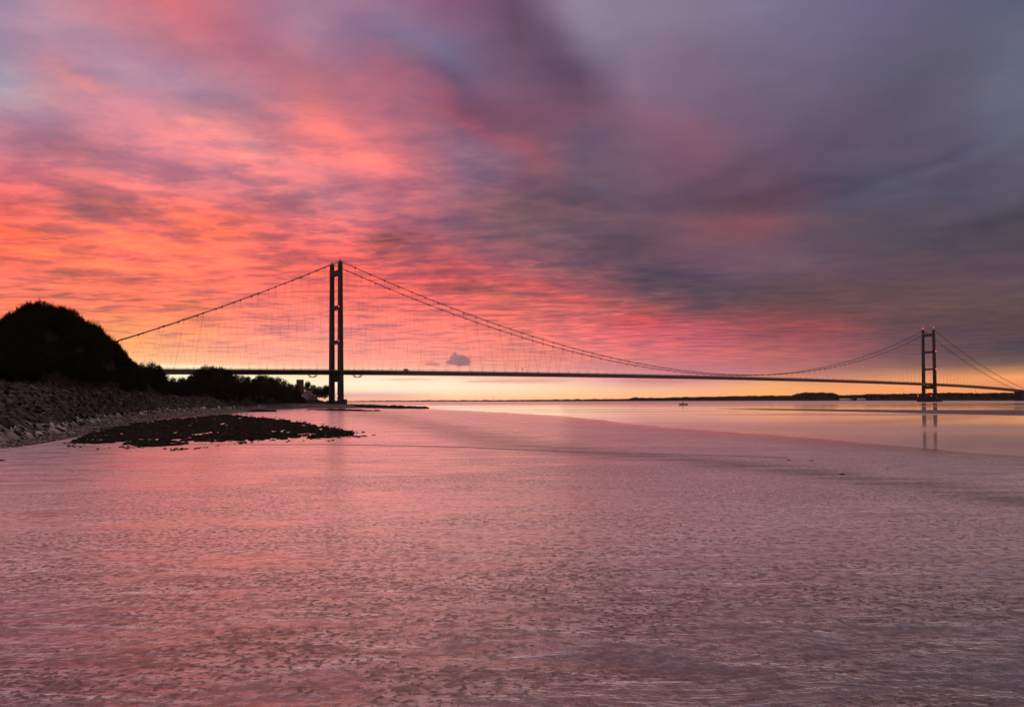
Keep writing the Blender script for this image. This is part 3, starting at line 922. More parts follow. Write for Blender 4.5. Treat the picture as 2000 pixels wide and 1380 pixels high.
G1 = 'hawthorn bushes covering the dark hill'
SIL = [(-60, 648, 212), (-25, 634, 213), (2, 626, 214), (16, 618, 216), (32, 611, 218), (46, 600, 220), (62, 597, 223), (82, 592, 227), (101, 598, 231), (119, 604, 236), (136, 612, 242), (151, 618, 246),
       (167, 627, 253), (184, 635, 262), (195, 643, 274), (206, 655, 286), (217, 664, 297), (228, 677, 306), (242, 686, 320)]
for i, (px, yt, Y) in enumerate(SIL):
    topz = P(px + rnd.uniform(-4, 4), yt + rnd.uniform(-2, 5), Y)
    hgt = rnd.uniform(6.0, 7.5)
    tree(i % 3, (topz.x, topz.y, topz.z - hgt), hgt, rnd.uniform(.75, 1.0), 'hawthorn_bush', 'spiky hawthorn bush along the top of the dark hill', 'hawthorn bushes along the hill top', 'bush')
for _ in range(170):
    px = rnd.uniform(-70, 330); v = 3.04 + rnd.random() * .92
    p = surf(px, v)
    hgt = rnd.uniform(3.2, 5.2) + (v - 3) * 1.0
    q = proj((p.x, p.y, p.z + hgt))
    lim = interp([(s[0], s[1]) for s in SIL] + [(262, 710), (300, 716), (322, 735), (360, 742)], q[0])
    if q[1] < lim + 4: hgt = max(1.6, hgt - (lim + 6 - q[1]) * p.y / FPX)
    tree(rnd.randrange(3), p - Vector((0, 0, .4)), hgt, rnd.uniform(1.0, 1.4), 'hawthorn_bush', 'dark shrub on the flank of the hill above the stone bank', 'shrubs on the flank of the hill', 'bush')
SH = [(250, 700, 335, 8, 3), (262, 706, 345, 7, 5), (276, 712, 352, 8, 4), (296, 711, 372, 9, 4), (309, 716, 382, 8, 3), (318, 727, 395, 6, 4)]
for i, (px, yt, Y, hgt, kd) in enumerate(SH):
    q = P(px, yt, Y)
    tree(kd, (q.x, q.y, q.z - hgt), hgt, rnd.uniform(.95, 1.1), 'broadleaf_tree', 'rounded tree where the dark hill runs down to the low end', 'trees at the low end of the hill', 'tree')
T2 = [(338, 739, 470, 8, 4), (356, 737, 480, 9, 5), (372, 735, 490, 9, 3), (388, 724, 500, 11, 3), (402, 717, 505, 13, 4), (416, 716, 512, 13, 5), (430, 719, 520, 12, 4), (445, 724, 535, 11, 3),
      (458, 731, 560, 11, 5), (472, 735, 580, 10, 4), (484, 735, 600, 10, 5), (496, 741, 640, 9, 3), (507, 732, 690, 14, 5), (518, 734, 700, 12, 4), (530, 738, 720, 12, 3),
      (543, 739, 740, 13, 4), (556, 745, 760, 12, 4), (568, 750, 790, 12, 5), (578, 752, 860, 12, 4), (601, 745, 880, 15, 5), (612, 753, 880, 12, 4), (624, 756, 885, 12, 4), (637, 752, 900, 14, 5), (634, 758, 890, 12, 3)]
for i, (px, yt, Y, hgt, kd) in enumerate(T2):
    q = P(px, yt, Y)
    if px < 450: lb, g = 'round topped tree in the clump standing up against the bridge deck', 'trees of the clump against the deck'
    else: lb, g = 'dark tree in the belt running under the deck to the tower', 'trees in the belt under the deck'
    tree(kd, (q.x, q.y, q.z - hgt), hgt, rnd.uniform(1.0, 1.35), 'broadleaf_tree', lb, g, 'tree')
    for dpx, dy_, fy_ in ((-5, 4, .975), (4, 7, .95)):
        q = P(px + dpx, yt + dy_ + (784 - yt) * .22, Y * fy_)
        if px > 585: continue
        tree(kd, (q.x, q.y, q.z - hgt * .9), hgt * .9, rnd.uniform(1.2, 1.5), 'broadleaf_tree', 'low dark tree on the slope below the skyline trees', 'low trees on the wooded slope', 'tree')
for _ in range(110):                # lower trees filling the slope between crest and skyline
    px = rnd.uniform(315, 640)
    skyl = interp([(338, 739), (372, 735), (402, 717), (430, 719), (458, 731), (500, 737), (543, 741), (568, 751), (601, 752), (640, 757)], px)
    v = 3.05 + rnd.random() * .9
    p = surf(px, v)
    hgt = rnd.uniform(5, 9)
    q = proj((p.x, p.y, p.z + hgt))
    if q[1] < skyl + 5: hgt = max(2.5, hgt - (skyl + 6 - q[1]) * p.y / FPX)
    if px > 565 and p.y < 860: continue
    tree(3 + rnd.randrange(3), p - Vector((0, 0, .5)), hgt, rnd.uniform(1.1, 1.5), 'broadleaf_tree', 'low dark tree on the slope below the skyline trees', 'low trees on the wooded slope', 'tree')

# rough grass along the crest of the stones
mb = MB()
for _ in range(9000):
    px = rnd.uniform(-200, 470); v = 3.0 + rnd.random() * .16
    p = surf(px, v); a = rnd.uniform(0, 6.28); hg = rnd.uniform(.4, 1.3); w = .035 + p.y * .00008
    s = Vector((math.cos(a) * w, math.sin(a) * w, 0)); ln = Vector((rnd.uniform(-.3, .3), rnd.uniform(-.3, .3), 1)) * hg
    mb.add([p - s, p + s, p + ln], [(0, 1, 2)])
m_grass = noisy('dry rough grass', (.015, .014, .008), (.04, .034, .02), 1.5, .9, spec=.1)
tag(mb.build('grass', m_grass), 'rough grass fringing the top of the stone bank', 'grass', kind='stuff')

# ------------------------------------------------------------------ bridge
m_conc = noisy('dark bridge concrete', (.018, .015, .015), (.028, .023, .022), .08, .85, .05, 1.2)
m_steel = noisy('painted bridge steel', (.05, .045, .045), (.075, .066, .066), .3, .6, spec=.4)
m_cable = noisy('cable paint', (.035, .03, .03), (.05, .045, .045), .5, .6, spec=.3)


def emis(name, c, s):
    m, N, b = mat(name, c, .5)
    b.inputs['Emission Color'].default_value = (*c, 1)
    b.inputs['Emission Strength'].default_value = s
    return m


m_red = emis('red warning lamp', (1.0, .03, .06), 14)
m_white = emis('white lamp', (1.0, .85, .6), 9)
m_yel = emis('yellow lamp', (1.0, .8, .25), 2.2)
N0 = Vector((-196.6, 824.0, 0)); S0 = Vector((942.0, 1664.6, 0))
AX = (S0 - N0).normalized(); SPAN = (S0 - N0).length
CR = Vector((AX.y, -AX.x, 0))       # towards the camera side
BR = empty('suspension_bridge', N0)
tag(BR, 'long suspension bridge with two tall towers crossing the whole estuary', 'bridge')
TOPZ = 162.6


def bp(t, off, z): return AX * t + CR * off + Vector((0, 0, z))


def deck_z(t):
    if t < 0: return 42.5 + .0152 * t
    if t <= SPAN:
        f = t / SPAN
        return 42.5 + (41.7 - 42.5) * f + 4 * 3.8 * f * (1 - f)
    q = t - SPAN
    return 41.7 - .00908 * q - 2.99e-5 * q * q


def cable_z(t):
    if t < 0: return TOPZ + .5076 * t + .000275 * t * t
    if t <= SPAN:
        f = t / SPAN
        return TOPZ - 4 * (TOPZ - 48.4) * f * (1 - f)
    q = t - SPAN
    return TOPZ - .3443 * q + .000175 * q * q


HALF = 11.4
T_N, T_S = -286.0, 548.0


def make_tower(t0, base_z, lights, name_label):
    tw = empty('tower', bp(t0, 0, 0), parent=BR); tw['label'] = name_label
    d0 = 1.0
    for s in (-1, 1):
        mb = MB()
        zs = [base_z, 42, TOPZ - 1.5]
        dims = [(4.7, 6.9), (4.5, 6.2), (3.6, 4.8)]
        for (za, da), (zb, db) in zip(zip(zs, dims), list(zip(zs, dims))[1:]):
            mb.frustum(CR * s * (HALF + .9 - .9 * (za / TOPZ)) + Vector((0, 0, za)), da[0], da[1], CR * s * (HALF + .9 - .9 * (zb / TOPZ)) + Vector((0, 0, zb - (.003 if zb > 100 else 0))), db[0], db[1], AX, CR)
        lg = mb.build('leg', m_conc, tw)
        mb = MB()
        mb.frustum(CR * s * HALF + Vector((0, 0, TOPZ - 1.5)), 3.0, 3.6, CR * s * HALF + Vector((0, 0, TOPZ + .6)), 2.0, 2.2, AX, CR)
        mb.box(CR * s * HALF + Vector((0, 0, TOPZ + 1.1)), (1.2, .3, 1.0), AX, CR)
        mb.build('saddle_housing', m_steel, lg)
        mb = MB()
        for q in (-1, 1): mb.tube([CR * (s * HALF + q * .9) + Vector((0, 0, TOPZ + .4)), CR * (s * HALF + q * .9) + Vector((0, 0, TOPZ + 3.2))], .14, 5)
        mb.build('mast', m_steel, lg)
    for za, zb in ((147.6, 153.4), (109.6, 113.8), (71.2, 75.2), (29.0, 38.6)):
        mb = MB()
        wi = 2 * HALF - 3.2
        mb.box(Vector((0, 0, (za + zb) / 2)), (3.2, wi, zb - za), AX, CR)
        for s in (-1, 1):           # haunches where the beam meets the legs
            for k, zz in ((1, zb), (-1, za)):
                c = CR * s * (wi / 2 - .9)
                mb.frustum(c + Vector((0, 0, zz - k * .01)), 3.1, 1.9, c + CR * s * .75 + Vector((0, 0, zz + k * 1.3)), 3.1, .35, AX, CR)
        mb.build('crossbeam', m_conc, tw)
    for (off, aoff, z, m_, r_) in lights:
        bm = bmesh.new(); bmesh.ops.create_icosphere(bm, subdivisions=2, radius=r_)
        me = bpy.data.meshes.new('warning_lamp'); bm.to_mesh(me); bm.free()
        link_mesh('warning_lamp', me, m_, tw, CR * off + AX * aoff + Vector((0, 0, z)))
    return tw


tn = make_tower(0, 2.0, [(HALF + 2.2, -2.6, 112, m_red, .3), (HALF + 2.2, -2.6, 73.8, m_red, .3), (HALF - 2.0, -2.8, 13.5, m_white, .22)], 'near tower standing on the shore')
ts = make_tower(SPAN, 6.0, [(HALF, 0, TOPZ + 3.6, m_red, .5), (-HALF, 0, TOPZ + 3.6, m_red, .5), (HALF + 3.7, 0, 113.5, m_red, .55), (HALF + 4.0, 0, 73.5, m_red, .55),
                            (HALF - 1.5, -13.5, 13.2, m_red, .5), (-HALF - 9, -9.5, 13.2, m_red, .5), (3.5, -2.6, 36.6, m_yel, .55), (-1.5, -2.6, 36.6, m_yel, .7), (-3.2, -2.6, 36.6, m_yel, .6)], 'far tower standing in the water')
# pedestals
mb = MB()
for s in (-1, 1): mb.frustum(CR * s * 12 + Vector((0, 0, -2)), 12, 11.5, CR * s * 12 + Vector((0, 0, 8.2)), 10, 9.5, AX, CR)
mb.box(Vector((0, 0, 4)), (6, 14, 7), AX, CR)
mb.build('pedestal', m_conc, tn)
mb = MB()
for s in (-1, 1):
    c = CR * s * 14.5
    mb.tube([c + Vector((0, 0, -6)), c + Vector((0, 0, 6.5)), c + Vector((0, 0, 6.52)), c + Vector((0, 0, 8.4))], [12.2, 12.2, 12.9, 12.9], 40)
mb.box(Vector((0, 0, 4.0)), (12, 12, 7.6), AX, CR)
for s in (-1, 1): mb.frustum(CR * s * 12.2 + Vector((0, 0, 8.2)), 9, 11, CR * s * 12.2 + Vector((0, 0, 13)), 6, 8.6, AX, CR)
for s in (-1, 1):
    for k in range(14):
        a = k * 2 * math.pi / 14
        p = CR * s * 14.5 + Vector((12.3 * math.cos(a), 12.3 * math.sin(a), 8.4))
        mb.tube([p, p + Vector((0, 0, 1.2))], .06, 4)
for off, ao in ((HALF - 1.5, -13.5), (-HALF - 9, -9.5)):
    mb.tube([CR * off + AX * ao + Vector((0, 0, 6)), CR * off + AX * ao + Vector((0, 0, 13.2))], .2, 5)
mb.build('pier', m_conc, ts)


def ts_list():
    t = T_N; o = []
    while t < SPAN + T_S: o.append(t); t += 12
    o.append(SPAN + T_S)
    return o


# deck box girder with footways
prof = [(-14.2, 0), (-14.2, -.45), (-11.2, -1.0), (-7.5, -4.5), (7.5, -4.5), (11.2, -1.0), (14.2, -.45), (14.2, 0), (11.0, .12), (-11.0, .12)]
vs = []; tl = ts_list()
for t in tl:
    for (o_, z_) in prof: vs.append(bp(t, o_, deck_z(t) - .9 + z_))
n = len(prof)
fs = [(i * n + j, i * n + (j + 1) % n, (i + 1) * n + (j + 1) % n, (i + 1) * n + j) for i in range(len(tl) - 1) for j in range(n)]
fs += [tuple(range(n)), tuple(range((len(tl) - 1) * n, len(tl) * n))]
mb = MB(); mb.add(vs, fs)
dk = mb.build('deck', m_steel, BR)
mb = MB()
t = T_N
for off in (-14.0, -11.0, 11.0, 14.0):
    for a, c in zip(tl, tl[1:]):
        for hh in (1.2, .75):
            p, q = bp(a, off, deck_z(a) - .9 + hh), bp(c, off, deck_z(c) - .9 + hh)
            mb.tube([p, q], .055, 4, False)
t = T_N
while t < SPAN + T_S:
    for off in (-14.0, 14.0):
        p = bp(t, off, deck_z(t) - .95)
        mb.tube([p, p + Vector((0, 0, 1.3))], .07, 4, False)
    t += 3
mb.build('railing', m_steel, dk)
m_asph = noisy('asphalt', (.045, .045, .045), (.06, .06, .06), .5, .9)
vs = []
for t in tl: vs += [bp(t, -10.6, deck_z(t) - .9 + .13), bp(t, 10.6, deck_z(t) - .9 + .13)]
mb = MB(); mb.add(vs, [(2 * i, 2 * i + 1, 2 * i + 3, 2 * i + 2) for i in range(len(tl) - 1)])
mb.build('carriageway', m_asph, dk)

# main cables with clamps
clamps = [-18 * k for k in range(1, 15)] + [18 * k for k in range(1, int(SPAN / 18) + 1)] + [SPAN + 18 * k for k in range(1, 30)]
for s in (-1, 1):
    mb = MB()
    pts = [bp(t, s * HALF, cable_z(t)) for t in [T_N + (0 - T_N) * i / 16 for i in range(17)] + [SPAN * i / 80 for i in range(1, 81)] + [SPAN + T_S * i / 26 for i in range(1, 27)]]
    mb.tube(pts, .40, 8)
    for t in clamps:
        a, c = bp(t - .9, s * HALF, cable_z(t - .9)), bp(t + .9, s * HALF, cable_z(t + .9))
        mb.tube([a, c], .72, 8)
        mb.tube([bp(t, s * HALF, cable_z(t) - .3), bp(t, s * HALF, cable_z(t) - 1.5)], .3, 5)
    for k in (-1, 1):              # hand ropes above the cable
        mb.tube([p + CR * k * .45 + Vector((0, 0, 1.15)) for p in pts], .05, 4, False)
    mb.build('main_cable', m_cable, BR, smooth=False)

# inclined hangers, zigzag between cable clamps and deck
hang = []
for s in (-1, 1):
    for t in clamps:
        for k in (-1, 1):
            tb = t + 8.6 * k
            za, zb = cable_z(t) - .8, deck_z(tb) - .9
            if za - zb < 2: continue
            hang.append(((N0 + bp(t, 0, 60)).length, s, t, tb, za, zb, k))
hang.sort(key=lambda q: q[0] / max(10, q[4] - q[5]))
mbr = MB()
for i, (_, s, t, tb, za, zb, k) in enumerate(hang):
    r_ = .05
    if s == 1 and k == -1 and (abs(t + 144) < 1 or abs(t + 162) < 1): r_ = .10
    if s == 1 and k == 1 and (abs(t - 162) < 1 or abs(t - 180) < 1): r_ = .10
    a, c = bp(t, s * HALF, za), bp(tb, s * (HALF + .3), zb)
    if i < 100:
        mb = MB(); mb.tube([a, c], r_, 5, False); mb.tube([c, c.lerp(a, 2.2 / (a - c).length)], .15, 5)
        mb.build('hanger', m_cable, BR)
    else:
        mbr.tube([a, c], r_, 4, False); mbr.tube([c, c.lerp(a, 2.2 / (a - c).length)], .15, 4)
o = mbr.build('hanger', m_cable, BR); o['kind'] = 'stuff'

# gantries slung under the deck either side of the near tower
for tg in (-27, 26):
    mb = MB()
    z0 = deck_z(tg) - 5.3
    for dt in (-1, 1):
        mb.tube([bp(tg + dt, 11 * math.cos(a), z0 + .4 - 3.4 * math.sin(a)) for a in [math.pi * i / 20 for i in range(21)]], .36, 6)
        mb.tube([bp(tg + dt, -11, z0 + .4), bp(tg + dt, 11, z0 + .4)], .25, 5)
    for i in range(1, 20, 2):
        a = math.pi * i / 20
        mb.tube([bp(tg - 1, 11 * math.cos(a), z0 + .4 - 3.4 * math.sin(a)), bp(tg + 1, 11 * math.cos(a), z0 + .4 - 3.4 * math.sin(a))], .12, 4)
    mb.build('maintenance_gantry', m_steel, BR)
# posts and signs on the footway
for t_, h_, sr in ((252, 4.6, .95), (60, 4.0, 0.0), (905, 5.0, .5)):
    mb = MB(); p = bp(t_, 12.6, deck_z(t_) - .9)
    mb.tube([p, p + Vector((0, 0, h_))], .16, 6)
    if sr:
        q = p + Vector((0, 0, h_))
        mb.tube([q - AX * .06 - CR * .1, q + AX * .0 + CR * .15], sr, 16)
    mb.build('sign_post', m_steel, BR)
# anchorage block and end pier on the far bank
mb = MB(); te = SPAN + 512
mb.frustum(bp(te, 0, -4), 9, 22, bp(te, 0, deck_z(te) - 5.4), 7, 20, AX, CR)
mb.build('pier', m_conc, BR)
mb = MB(); te = SPAN + T_S + 12
mb.frustum(bp(te, 0, 0), 40, 40, bp(te, 0, deck_z(SPAN + T_S) - .8), 30, 34, AX, CR)
mb.build('anchorage', m_conc, BR)
mb = MB(); te = T_N - 14
mb.frustum(bp(te, 0, 0), 40, 40, bp(te, 0, deck_z(T_N) + .5), 30, 34, AX, CR)
mb.build('anchorage', m_conc, BR)
# approach road continuing beyond the far anchorage
mb = MB()
mb.frustum(bp(SPAN + T_S + 150, 0, 4), 300, 34, bp(SPAN + T_S + 150, 0, 25.6), 300, 26, AX, CR)
tag(mb.build('road', m_asph, loc=N0), kind='structure')


# van on the deck
m_van = noisy('dull van paint', (.10, .09, .10), (.13, .12, .13), 1, .5)
m_glass, _, _ = mat('dark glass', (.02, .02, .025), .08, .6)
m_tyre, _, _ = mat('tyre rubber', (.02, .02, .02), .9, .2)
ang = math.atan2(AX.y, AX.x)


def van(loc, rz, label, paint, name='van'):
    r = empty(name, loc, rz); tag(r, label, 'van')
    mb = MB()
    sec = [(-2.9, .45), (-2.9, 2.45), (-2.6, 2.6), (1.3, 2.6), (2.1, 1.7), (2.85, 1.35), (2.95, .45)]
    vs = [(x, y, z) for y in (-1, 1) for x, z in sec]; k = len(sec)
    fs = [tuple(range(k)), tuple(range(2 * k - 1, k - 1, -1))] + [(i, (i + 1) % k, k + (i + 1) % k, k + i) for i in range(k)]
    mb.add(vs, fs); mb.build('body', paint, r)
    for x in (-1.8, 1.9):
        for y in (-.9, .9):
            w = MB(); w.tube([(x, y - .15, .38), (x, y + .15, .38)], .38, 14); w.build('wheel', m_tyre, r)
    w = MB()
    w.add([(1.33, -.85, 2.5), (2.08, -.85, 1.78), (2.08, .85, 1.78), (1.33, .85, 2.5)], [(0, 1, 2, 3)])
    for v_ in range(4): w.v[v_] = tuple(Vector(w.v[v_]) + Vector((.03, 0, .03)))
    w.build('windscreen', m_glass, r)
    return r


p = N0 + bp(84, 7.5, deck_z(84) - .74)
van(p, ang, 'dark high sided van driving over the bridge deck past the near tower', m_van)

# ------------------------------------------------------------------ houses, mill, huts by the near tower
m_wallw = noisy('white render', (.32, .30, .29), (.42, .40, .39), .6, .9)
m_roof = noisy('brown roof tiles', (.09, .045, .035), (.13, .065, .05), 1.5, .9)
m_brick = noisy('dark brick', (.07, .04, .03), (.1, .06, .045), 1, .9)


def house(loc, rz, L_, W_, H_, RH, walls, label, chim=True, name='house', cat='house', wins=True):
    r = empty(name, loc, rz); tag(r, label, cat)
    mb = MB()
    sec = [(-W_ / 2, -1), (-W_ / 2, H_), (0, H_ + RH), (W_ / 2, H_), (W_ / 2, -1)]
    vs = [(x, y, z) for x in (-L_ / 2, L_ / 2) for y, z in sec]
    mb.add(vs, [(0, 1, 2, 3, 4), (9, 8, 7, 6, 5)] + [(i, i + 5, (i + 1) % 5 + 5, (i + 1) % 5) for i in (0, 3, 4)])
    mb.build('wall', walls, r)
    mb = MB(); ov = .45
    for s in (-1, 1):
        a = Vector((0, 0, H_ + RH + .28)); c = Vector((0, s * (W_ / 2 + ov), H_ - ov * RH / (W_ / 2) + .28))
        vs = []
        for x in (-L_ / 2 - ov, L_ / 2 + ov):
            for q in (a, c):
                for dz_ in (0, -.22): vs.append(q + Vector((x, 0, dz_)))
        mb.add(vs, [(0, 2, 6, 4), (1, 5, 7, 3), (0, 1, 3, 2), (4, 6, 7, 5), (2, 3, 7, 6), (0, 4, 5, 1)])
    rf = mb.build('roof', m_roof, r)
    if chim:
        mb = MB(); mb.box(Vector((L_ / 2 - 1.2, 0, H_ + RH + .6)), (.9, 1.1, 2.6)); mb.build('chimney', m_brick, rf)
    if wins:
        for s in (-1, 1):
            for x in [-L_ / 2 + 1.6 + 2.6 * k for k in range(int((L_ - 2) // 2.6) + 1)]:
                for z in ([1.4] if H_ < 3.6 else [1.4, H_ - 1.3]):
                    mb = MB(); mb.box((x, s * (W_ / 2 + .02), z), (1.0, .1, 1.2)); f = mb.build('window', m_wallw, r)
                    mb = MB(); mb.box((x, s * (W_ / 2 + .08), z), (.8, .03, 1.0)); mb.build('pane', m_glass, f)
        for s in (-1, 1):
            for y in (-W_ / 4, W_ / 4):
                mb = MB(); mb.box((s * (L_ / 2 + .02), y, 1.5), (.1, 1.1, 1.3)); f = mb.build('window', m_roof, r)
                mb = MB(); mb.box((s * (L_ / 2 + .08), y, 1.5), (.03, .9, 1.1)); mb.build('pane', m_glass, f)
    mb = MB(); mb.box((L_ / 2 + .03, 0, 1.0), (.1, 1.0, 2.05)); mb.build('door', m_brick, r)
    return r


q = P(601, 778.5, 838)
house((q.x, q.y, q.z), R(70), 9, 7.5, 5.2, 3.6, m_wallw, 'white gabled cottage with brown roof below the trees beside the near tower')
q = P(612, 779, 828)
house((q.x, q.y, q.z), R(10), 7.5, 5.5, 2.7, 2.0, m_wallw, 'small white lean annexe in front of the cottage nearest the tower', chim=False)
q = P(576, 778.5, 848)
house((q.x, q.y, q.z), R(12), 13, 7, 4.0, 3.2, m_brick, 'dark brick cottage half hidden among trees left of the white cottage')
# old tapering mill tower
q = P(586, 760, 870)
r = empty('mill_tower', (q.x, q.y, q.z)); tag(r, 'flat topped dark mill tower rising among the trees beneath the deck', 'mill tower')
mb = MB(); hm = (760 - 741) * 870 / FPX
mb.tube([(0, 0, -6), (0, 0, hm - .8)], [4.9, 4.1], 20); mb.build('tower', m_brick, r)
mb = MB(); mb.tube([(0, 0, hm - .8), (0, 0, hm)], [4.35, 4.35], 20); mb.build('parapet', m_brick, r)
for k, z in enumerate((1, 5, 8)):
    a = -1.6
    mb = MB(); mb.box((4.6 * math.cos(a), 4.6 * math.sin(a), z), (1.0, .5, 1.4)); mb.build('window', m_glass, r)

# parked vehicles and hut by the beach, dim colours
m_pred, _, _ = mat('red van paint', (.42, .04, .05), .4)
m_pblue, _, _ = mat('blue tarpaulin', (.07, .09, .30), .6)
q = P(499.5, 778, 660)
van((q.x, q.y, q.z), R(75), 'red van parked at the end of the stone bank', m_pred)
q = P(484, 777.5, 650)
r = empty('beach_hut', (q.x, q.y, q.z), R(20)); tag(r, 'low shed with blue side beside the red van', 'shed')
mb = MB(); mb.box((0, 0, 1.0), (9, 4, 3.4)); mb.build('wall', m_brick, r)
mb = MB(); mb.frustum((0, 0, 2.703), 9.6, 4.8, (0, 0, 3.3), 9.0, 3.6); mb.build('roof', m_wallw, r)
mb = MB(); mb.box((-2.2, -2.06, 1.1), (3.2, .08, 1.6)); mb.build('tarpaulin', m_pblue, r)
q = P(513.5, 780, 672)
r = empty('signboard', (q.x, q.y, q.z)); tag(r, 'pale signboard on a post at the top of the beach beside the red van', 'sign')
mb = MB(); mb.tube([(0, 0, -1.5), (0, 0, 3.2)], .1, 6); mb.build('post', m_bark, r)
mb = MB(); mb.box((0, -.16, 2.6), (1.4, .08, 1.6)); mb.build('board', m_wallw, r)

# low hut / plinth right at the tower foot
q = P(672, 785.5, 806)
r = empty('concrete_hut', (q.x, q.y, q.z), ang); tag(r, 'small dark concrete hut against the foot of the near tower', 'hut')
mb = MB(); mb.box((0, 0, .9), (5.5, 4, 4.4)); mb.build('wall', m_conc, r)
mb = MB(); mb.box((0, 0, 3.25), (6.1, 4.6, .28)); mb.build('roof', m_conc, r)
mb = MB(); mb.box((1.2, -2.04, .6), (1.1, .08, 2.1)); mb.build('door', m_steel, r)

# ------------------------------------------------------------------ light float on the water
q = at(1334.5, 790.6, 0)
r = empty('light_float', (q.x, q.y, 0), R(3)); tag(r, 'small dark red navigation float with white cabin moored in mid estuary', 'boat')
m_hull, _, _ = mat('dark red hull', (.12, .012, .014), .4)
m_green = noisy('grey green superstructure', (.20, .24, .22), (.3, .33, .31), 1, .6)
mb = MB()
secs = []
for i in range(13):
    f = i / 12; x = -6.2 + 12.4 * f
    w = 2.0 * math.sin(math.pi * min(1, max(0, .04 + f * .92))) ** .5
    sheer = 1.5 + .75 * (2 * f - 1) ** 2
    secs.append([(x * 1.0, -w, sheer), (x * .95, -w * .75, .1), (x * .9, 0, -.6), (x * .95, w * .75, .1), (x * 1.0, w, sheer), (x, 0, sheer - .05)])
vs = [p for s_ in secs for p in s_]
mb.add(vs, [(i * 6 + j, i * 6 + (j + 1) % 6, (i + 1) * 6 + (j + 1) % 6, (i + 1) * 6 + j) for i in range(12) for j in range(6)] + [tuple(range(6)), tuple(range(77, 71, -1))])
mb.build('hull', m_hull, r)
mb = MB(); mb.frustum((-.6, 0, 1.3), 3.0, 2.2, (-.6, 0, 3.1), 1.9, 1.5); mb.build('cabin', m_wallw, r)
mb = MB(); mb.frustum((-.6, 0, 3.1), 1.2, 1.1, (-.6, 0, 4.3), 1.0, .9)
for k in range(3): mb.box((-.6, 0, 4.6 + k * .28), (1.7 - .1 * k, 1.5, .08))
mb.tube([(-.6, 0, 4.2), (-.6, 0, 5.9)], .12, 6)
ms = mb.build('mast', m_green, r)
mb = MB(); mb.tube([(-.6, 0, 5.5), (-.6, 0, 6.2)], [.5, .35], 10); mb.build('lantern', m_steel, ms)
mb = MB()
for x in (-4.6, -2.6, 2.4, 4.6):
    for s in (-1, 1): mb.tube([(x, s * 1.2, 1.6), (x, s * 1.2, 2.5)], .05, 4)
for s in (-1, 1): mb.tube([(-4.6, s * 1.2, 2.5), (4.6, s * 1.2, 2.5)], .04, 4)
mb.build('rail', m_steel, r)

# driftwood scraps on the mud
for (px, py, ln, lb) in ((1645, 925, .30, 'dark scrap of driftwood on the mud, largest of those right of centre'), (1541, 897, .22, 'tiny dark scrap on the mud just past the end of the mud ridge'),
                         (1586, 898, .2, 'tiny dark scrap on the mud second from the end of the mud ridge'), (1733, 914, .16, 'tiny dark scrap on the mud below the far tower reflection'),
                         (1062, 1170, .1, 'small dark lump alone on the rippled mud at the middle'), (3, 899, .5, 'small dark lump on the mud at the left edge near the shingle')):
    q = at(px, py, .14)
    mb = MB()
    mb.tube([(-ln, 0, .02), (-ln * .3, .03, ln * .16), (ln * .4, -.02, ln * .12), (ln, .02, .02)], [ln * .08, ln * .2, ln * .17, ln * .05], 7)
    mb.tube([(ln * .1, 0, ln * .1), (ln * .35, .05, ln * .42)], [ln * .07, ln * .03], 5)
    o = mb.build('driftwood', m_bark, loc=(q.x, q.y, mud_z(q.x, q.y) + .01))
    tag(o, lb, 'driftwood')

# ------------------------------------------------------------------ far bank
FS = [(480, 14200), (700, 13000), (820, 10500), (950, 8000), (1080, 6400), (1200, 5200), (1350, 4300), (1500, 3600), (1650, 3000), (1800, 2500), (1950, 2230), (2060, 2000), (2250, 1850), (2600, 1500)]
TOPS = [(480, 783.3), (690, 782.3), (745, 781.2), (770, 781.0), (800, 781.4), (850, 780.8), (900, 780.8), (950, 780.4), (1000, 780.3), (1050, 779.8), (1100, 779.2), (1150, 778.6), (1200, 778.4), (1228, 777.6), (1240, 774.6),
        (1262, 776.0), (1300, 775.6), (1330, 774.2), (1370, 773.8), (1400, 773.2), (1450, 771.8), (1500, 771.2), (1546, 771.2), (1558, 766.8), (1580, 765.0), (1625, 765.4), (1640, 770.6), (1680, 769.6), (1700, 767.8), (1740, 768),
        (1800, 766.4), (1850, 765.2), (1900, 766.2), (1960, 765.4), (2000, 764.8), (2060, 764), (2250, 762), (2600, 755)]
m_far = noisy('far bank fields', (.015, .0135, .009), (.025, .021, .0135), .004, .95, spec=.05)
m_fwood = noisy('far woodland', (.009, .010, .006), (.017, .017, .009), .02, .95, spec=.05)


def fsY(px): return interp(FS, px)


mb = MB(); vs = []; n = 0
for px in range(480, 2601, 10):
    Y = fsY(px); zt = at_Y(px, interp(TOPS, px), Y * 1.06).z
    g = max(2.5, zt - 12 - Y * .0006)
    for k, (f, z) in enumerate(((.985, -1), (1.0, 1.2), (1.01, 2.2), (1.04, g * .75), (1.09, g), (1.4, g * .8), (2.2, g * .7))):
        q = PZ(px, Y * f, z)
        q.z += .6 * fbm(q.x * .004, q.y * .004) if k > 1 else 0
        vs.append(q)
    n += 1
mb.add(vs, [(j * 7 + i, (j + 1) * 7 + i, (j + 1) * 7 + i + 1, j * 7 + i + 1) for j in range(n - 1) for i in range(6)])
tag(mb.build('terrain', m_far, smooth=True), kind='structure')


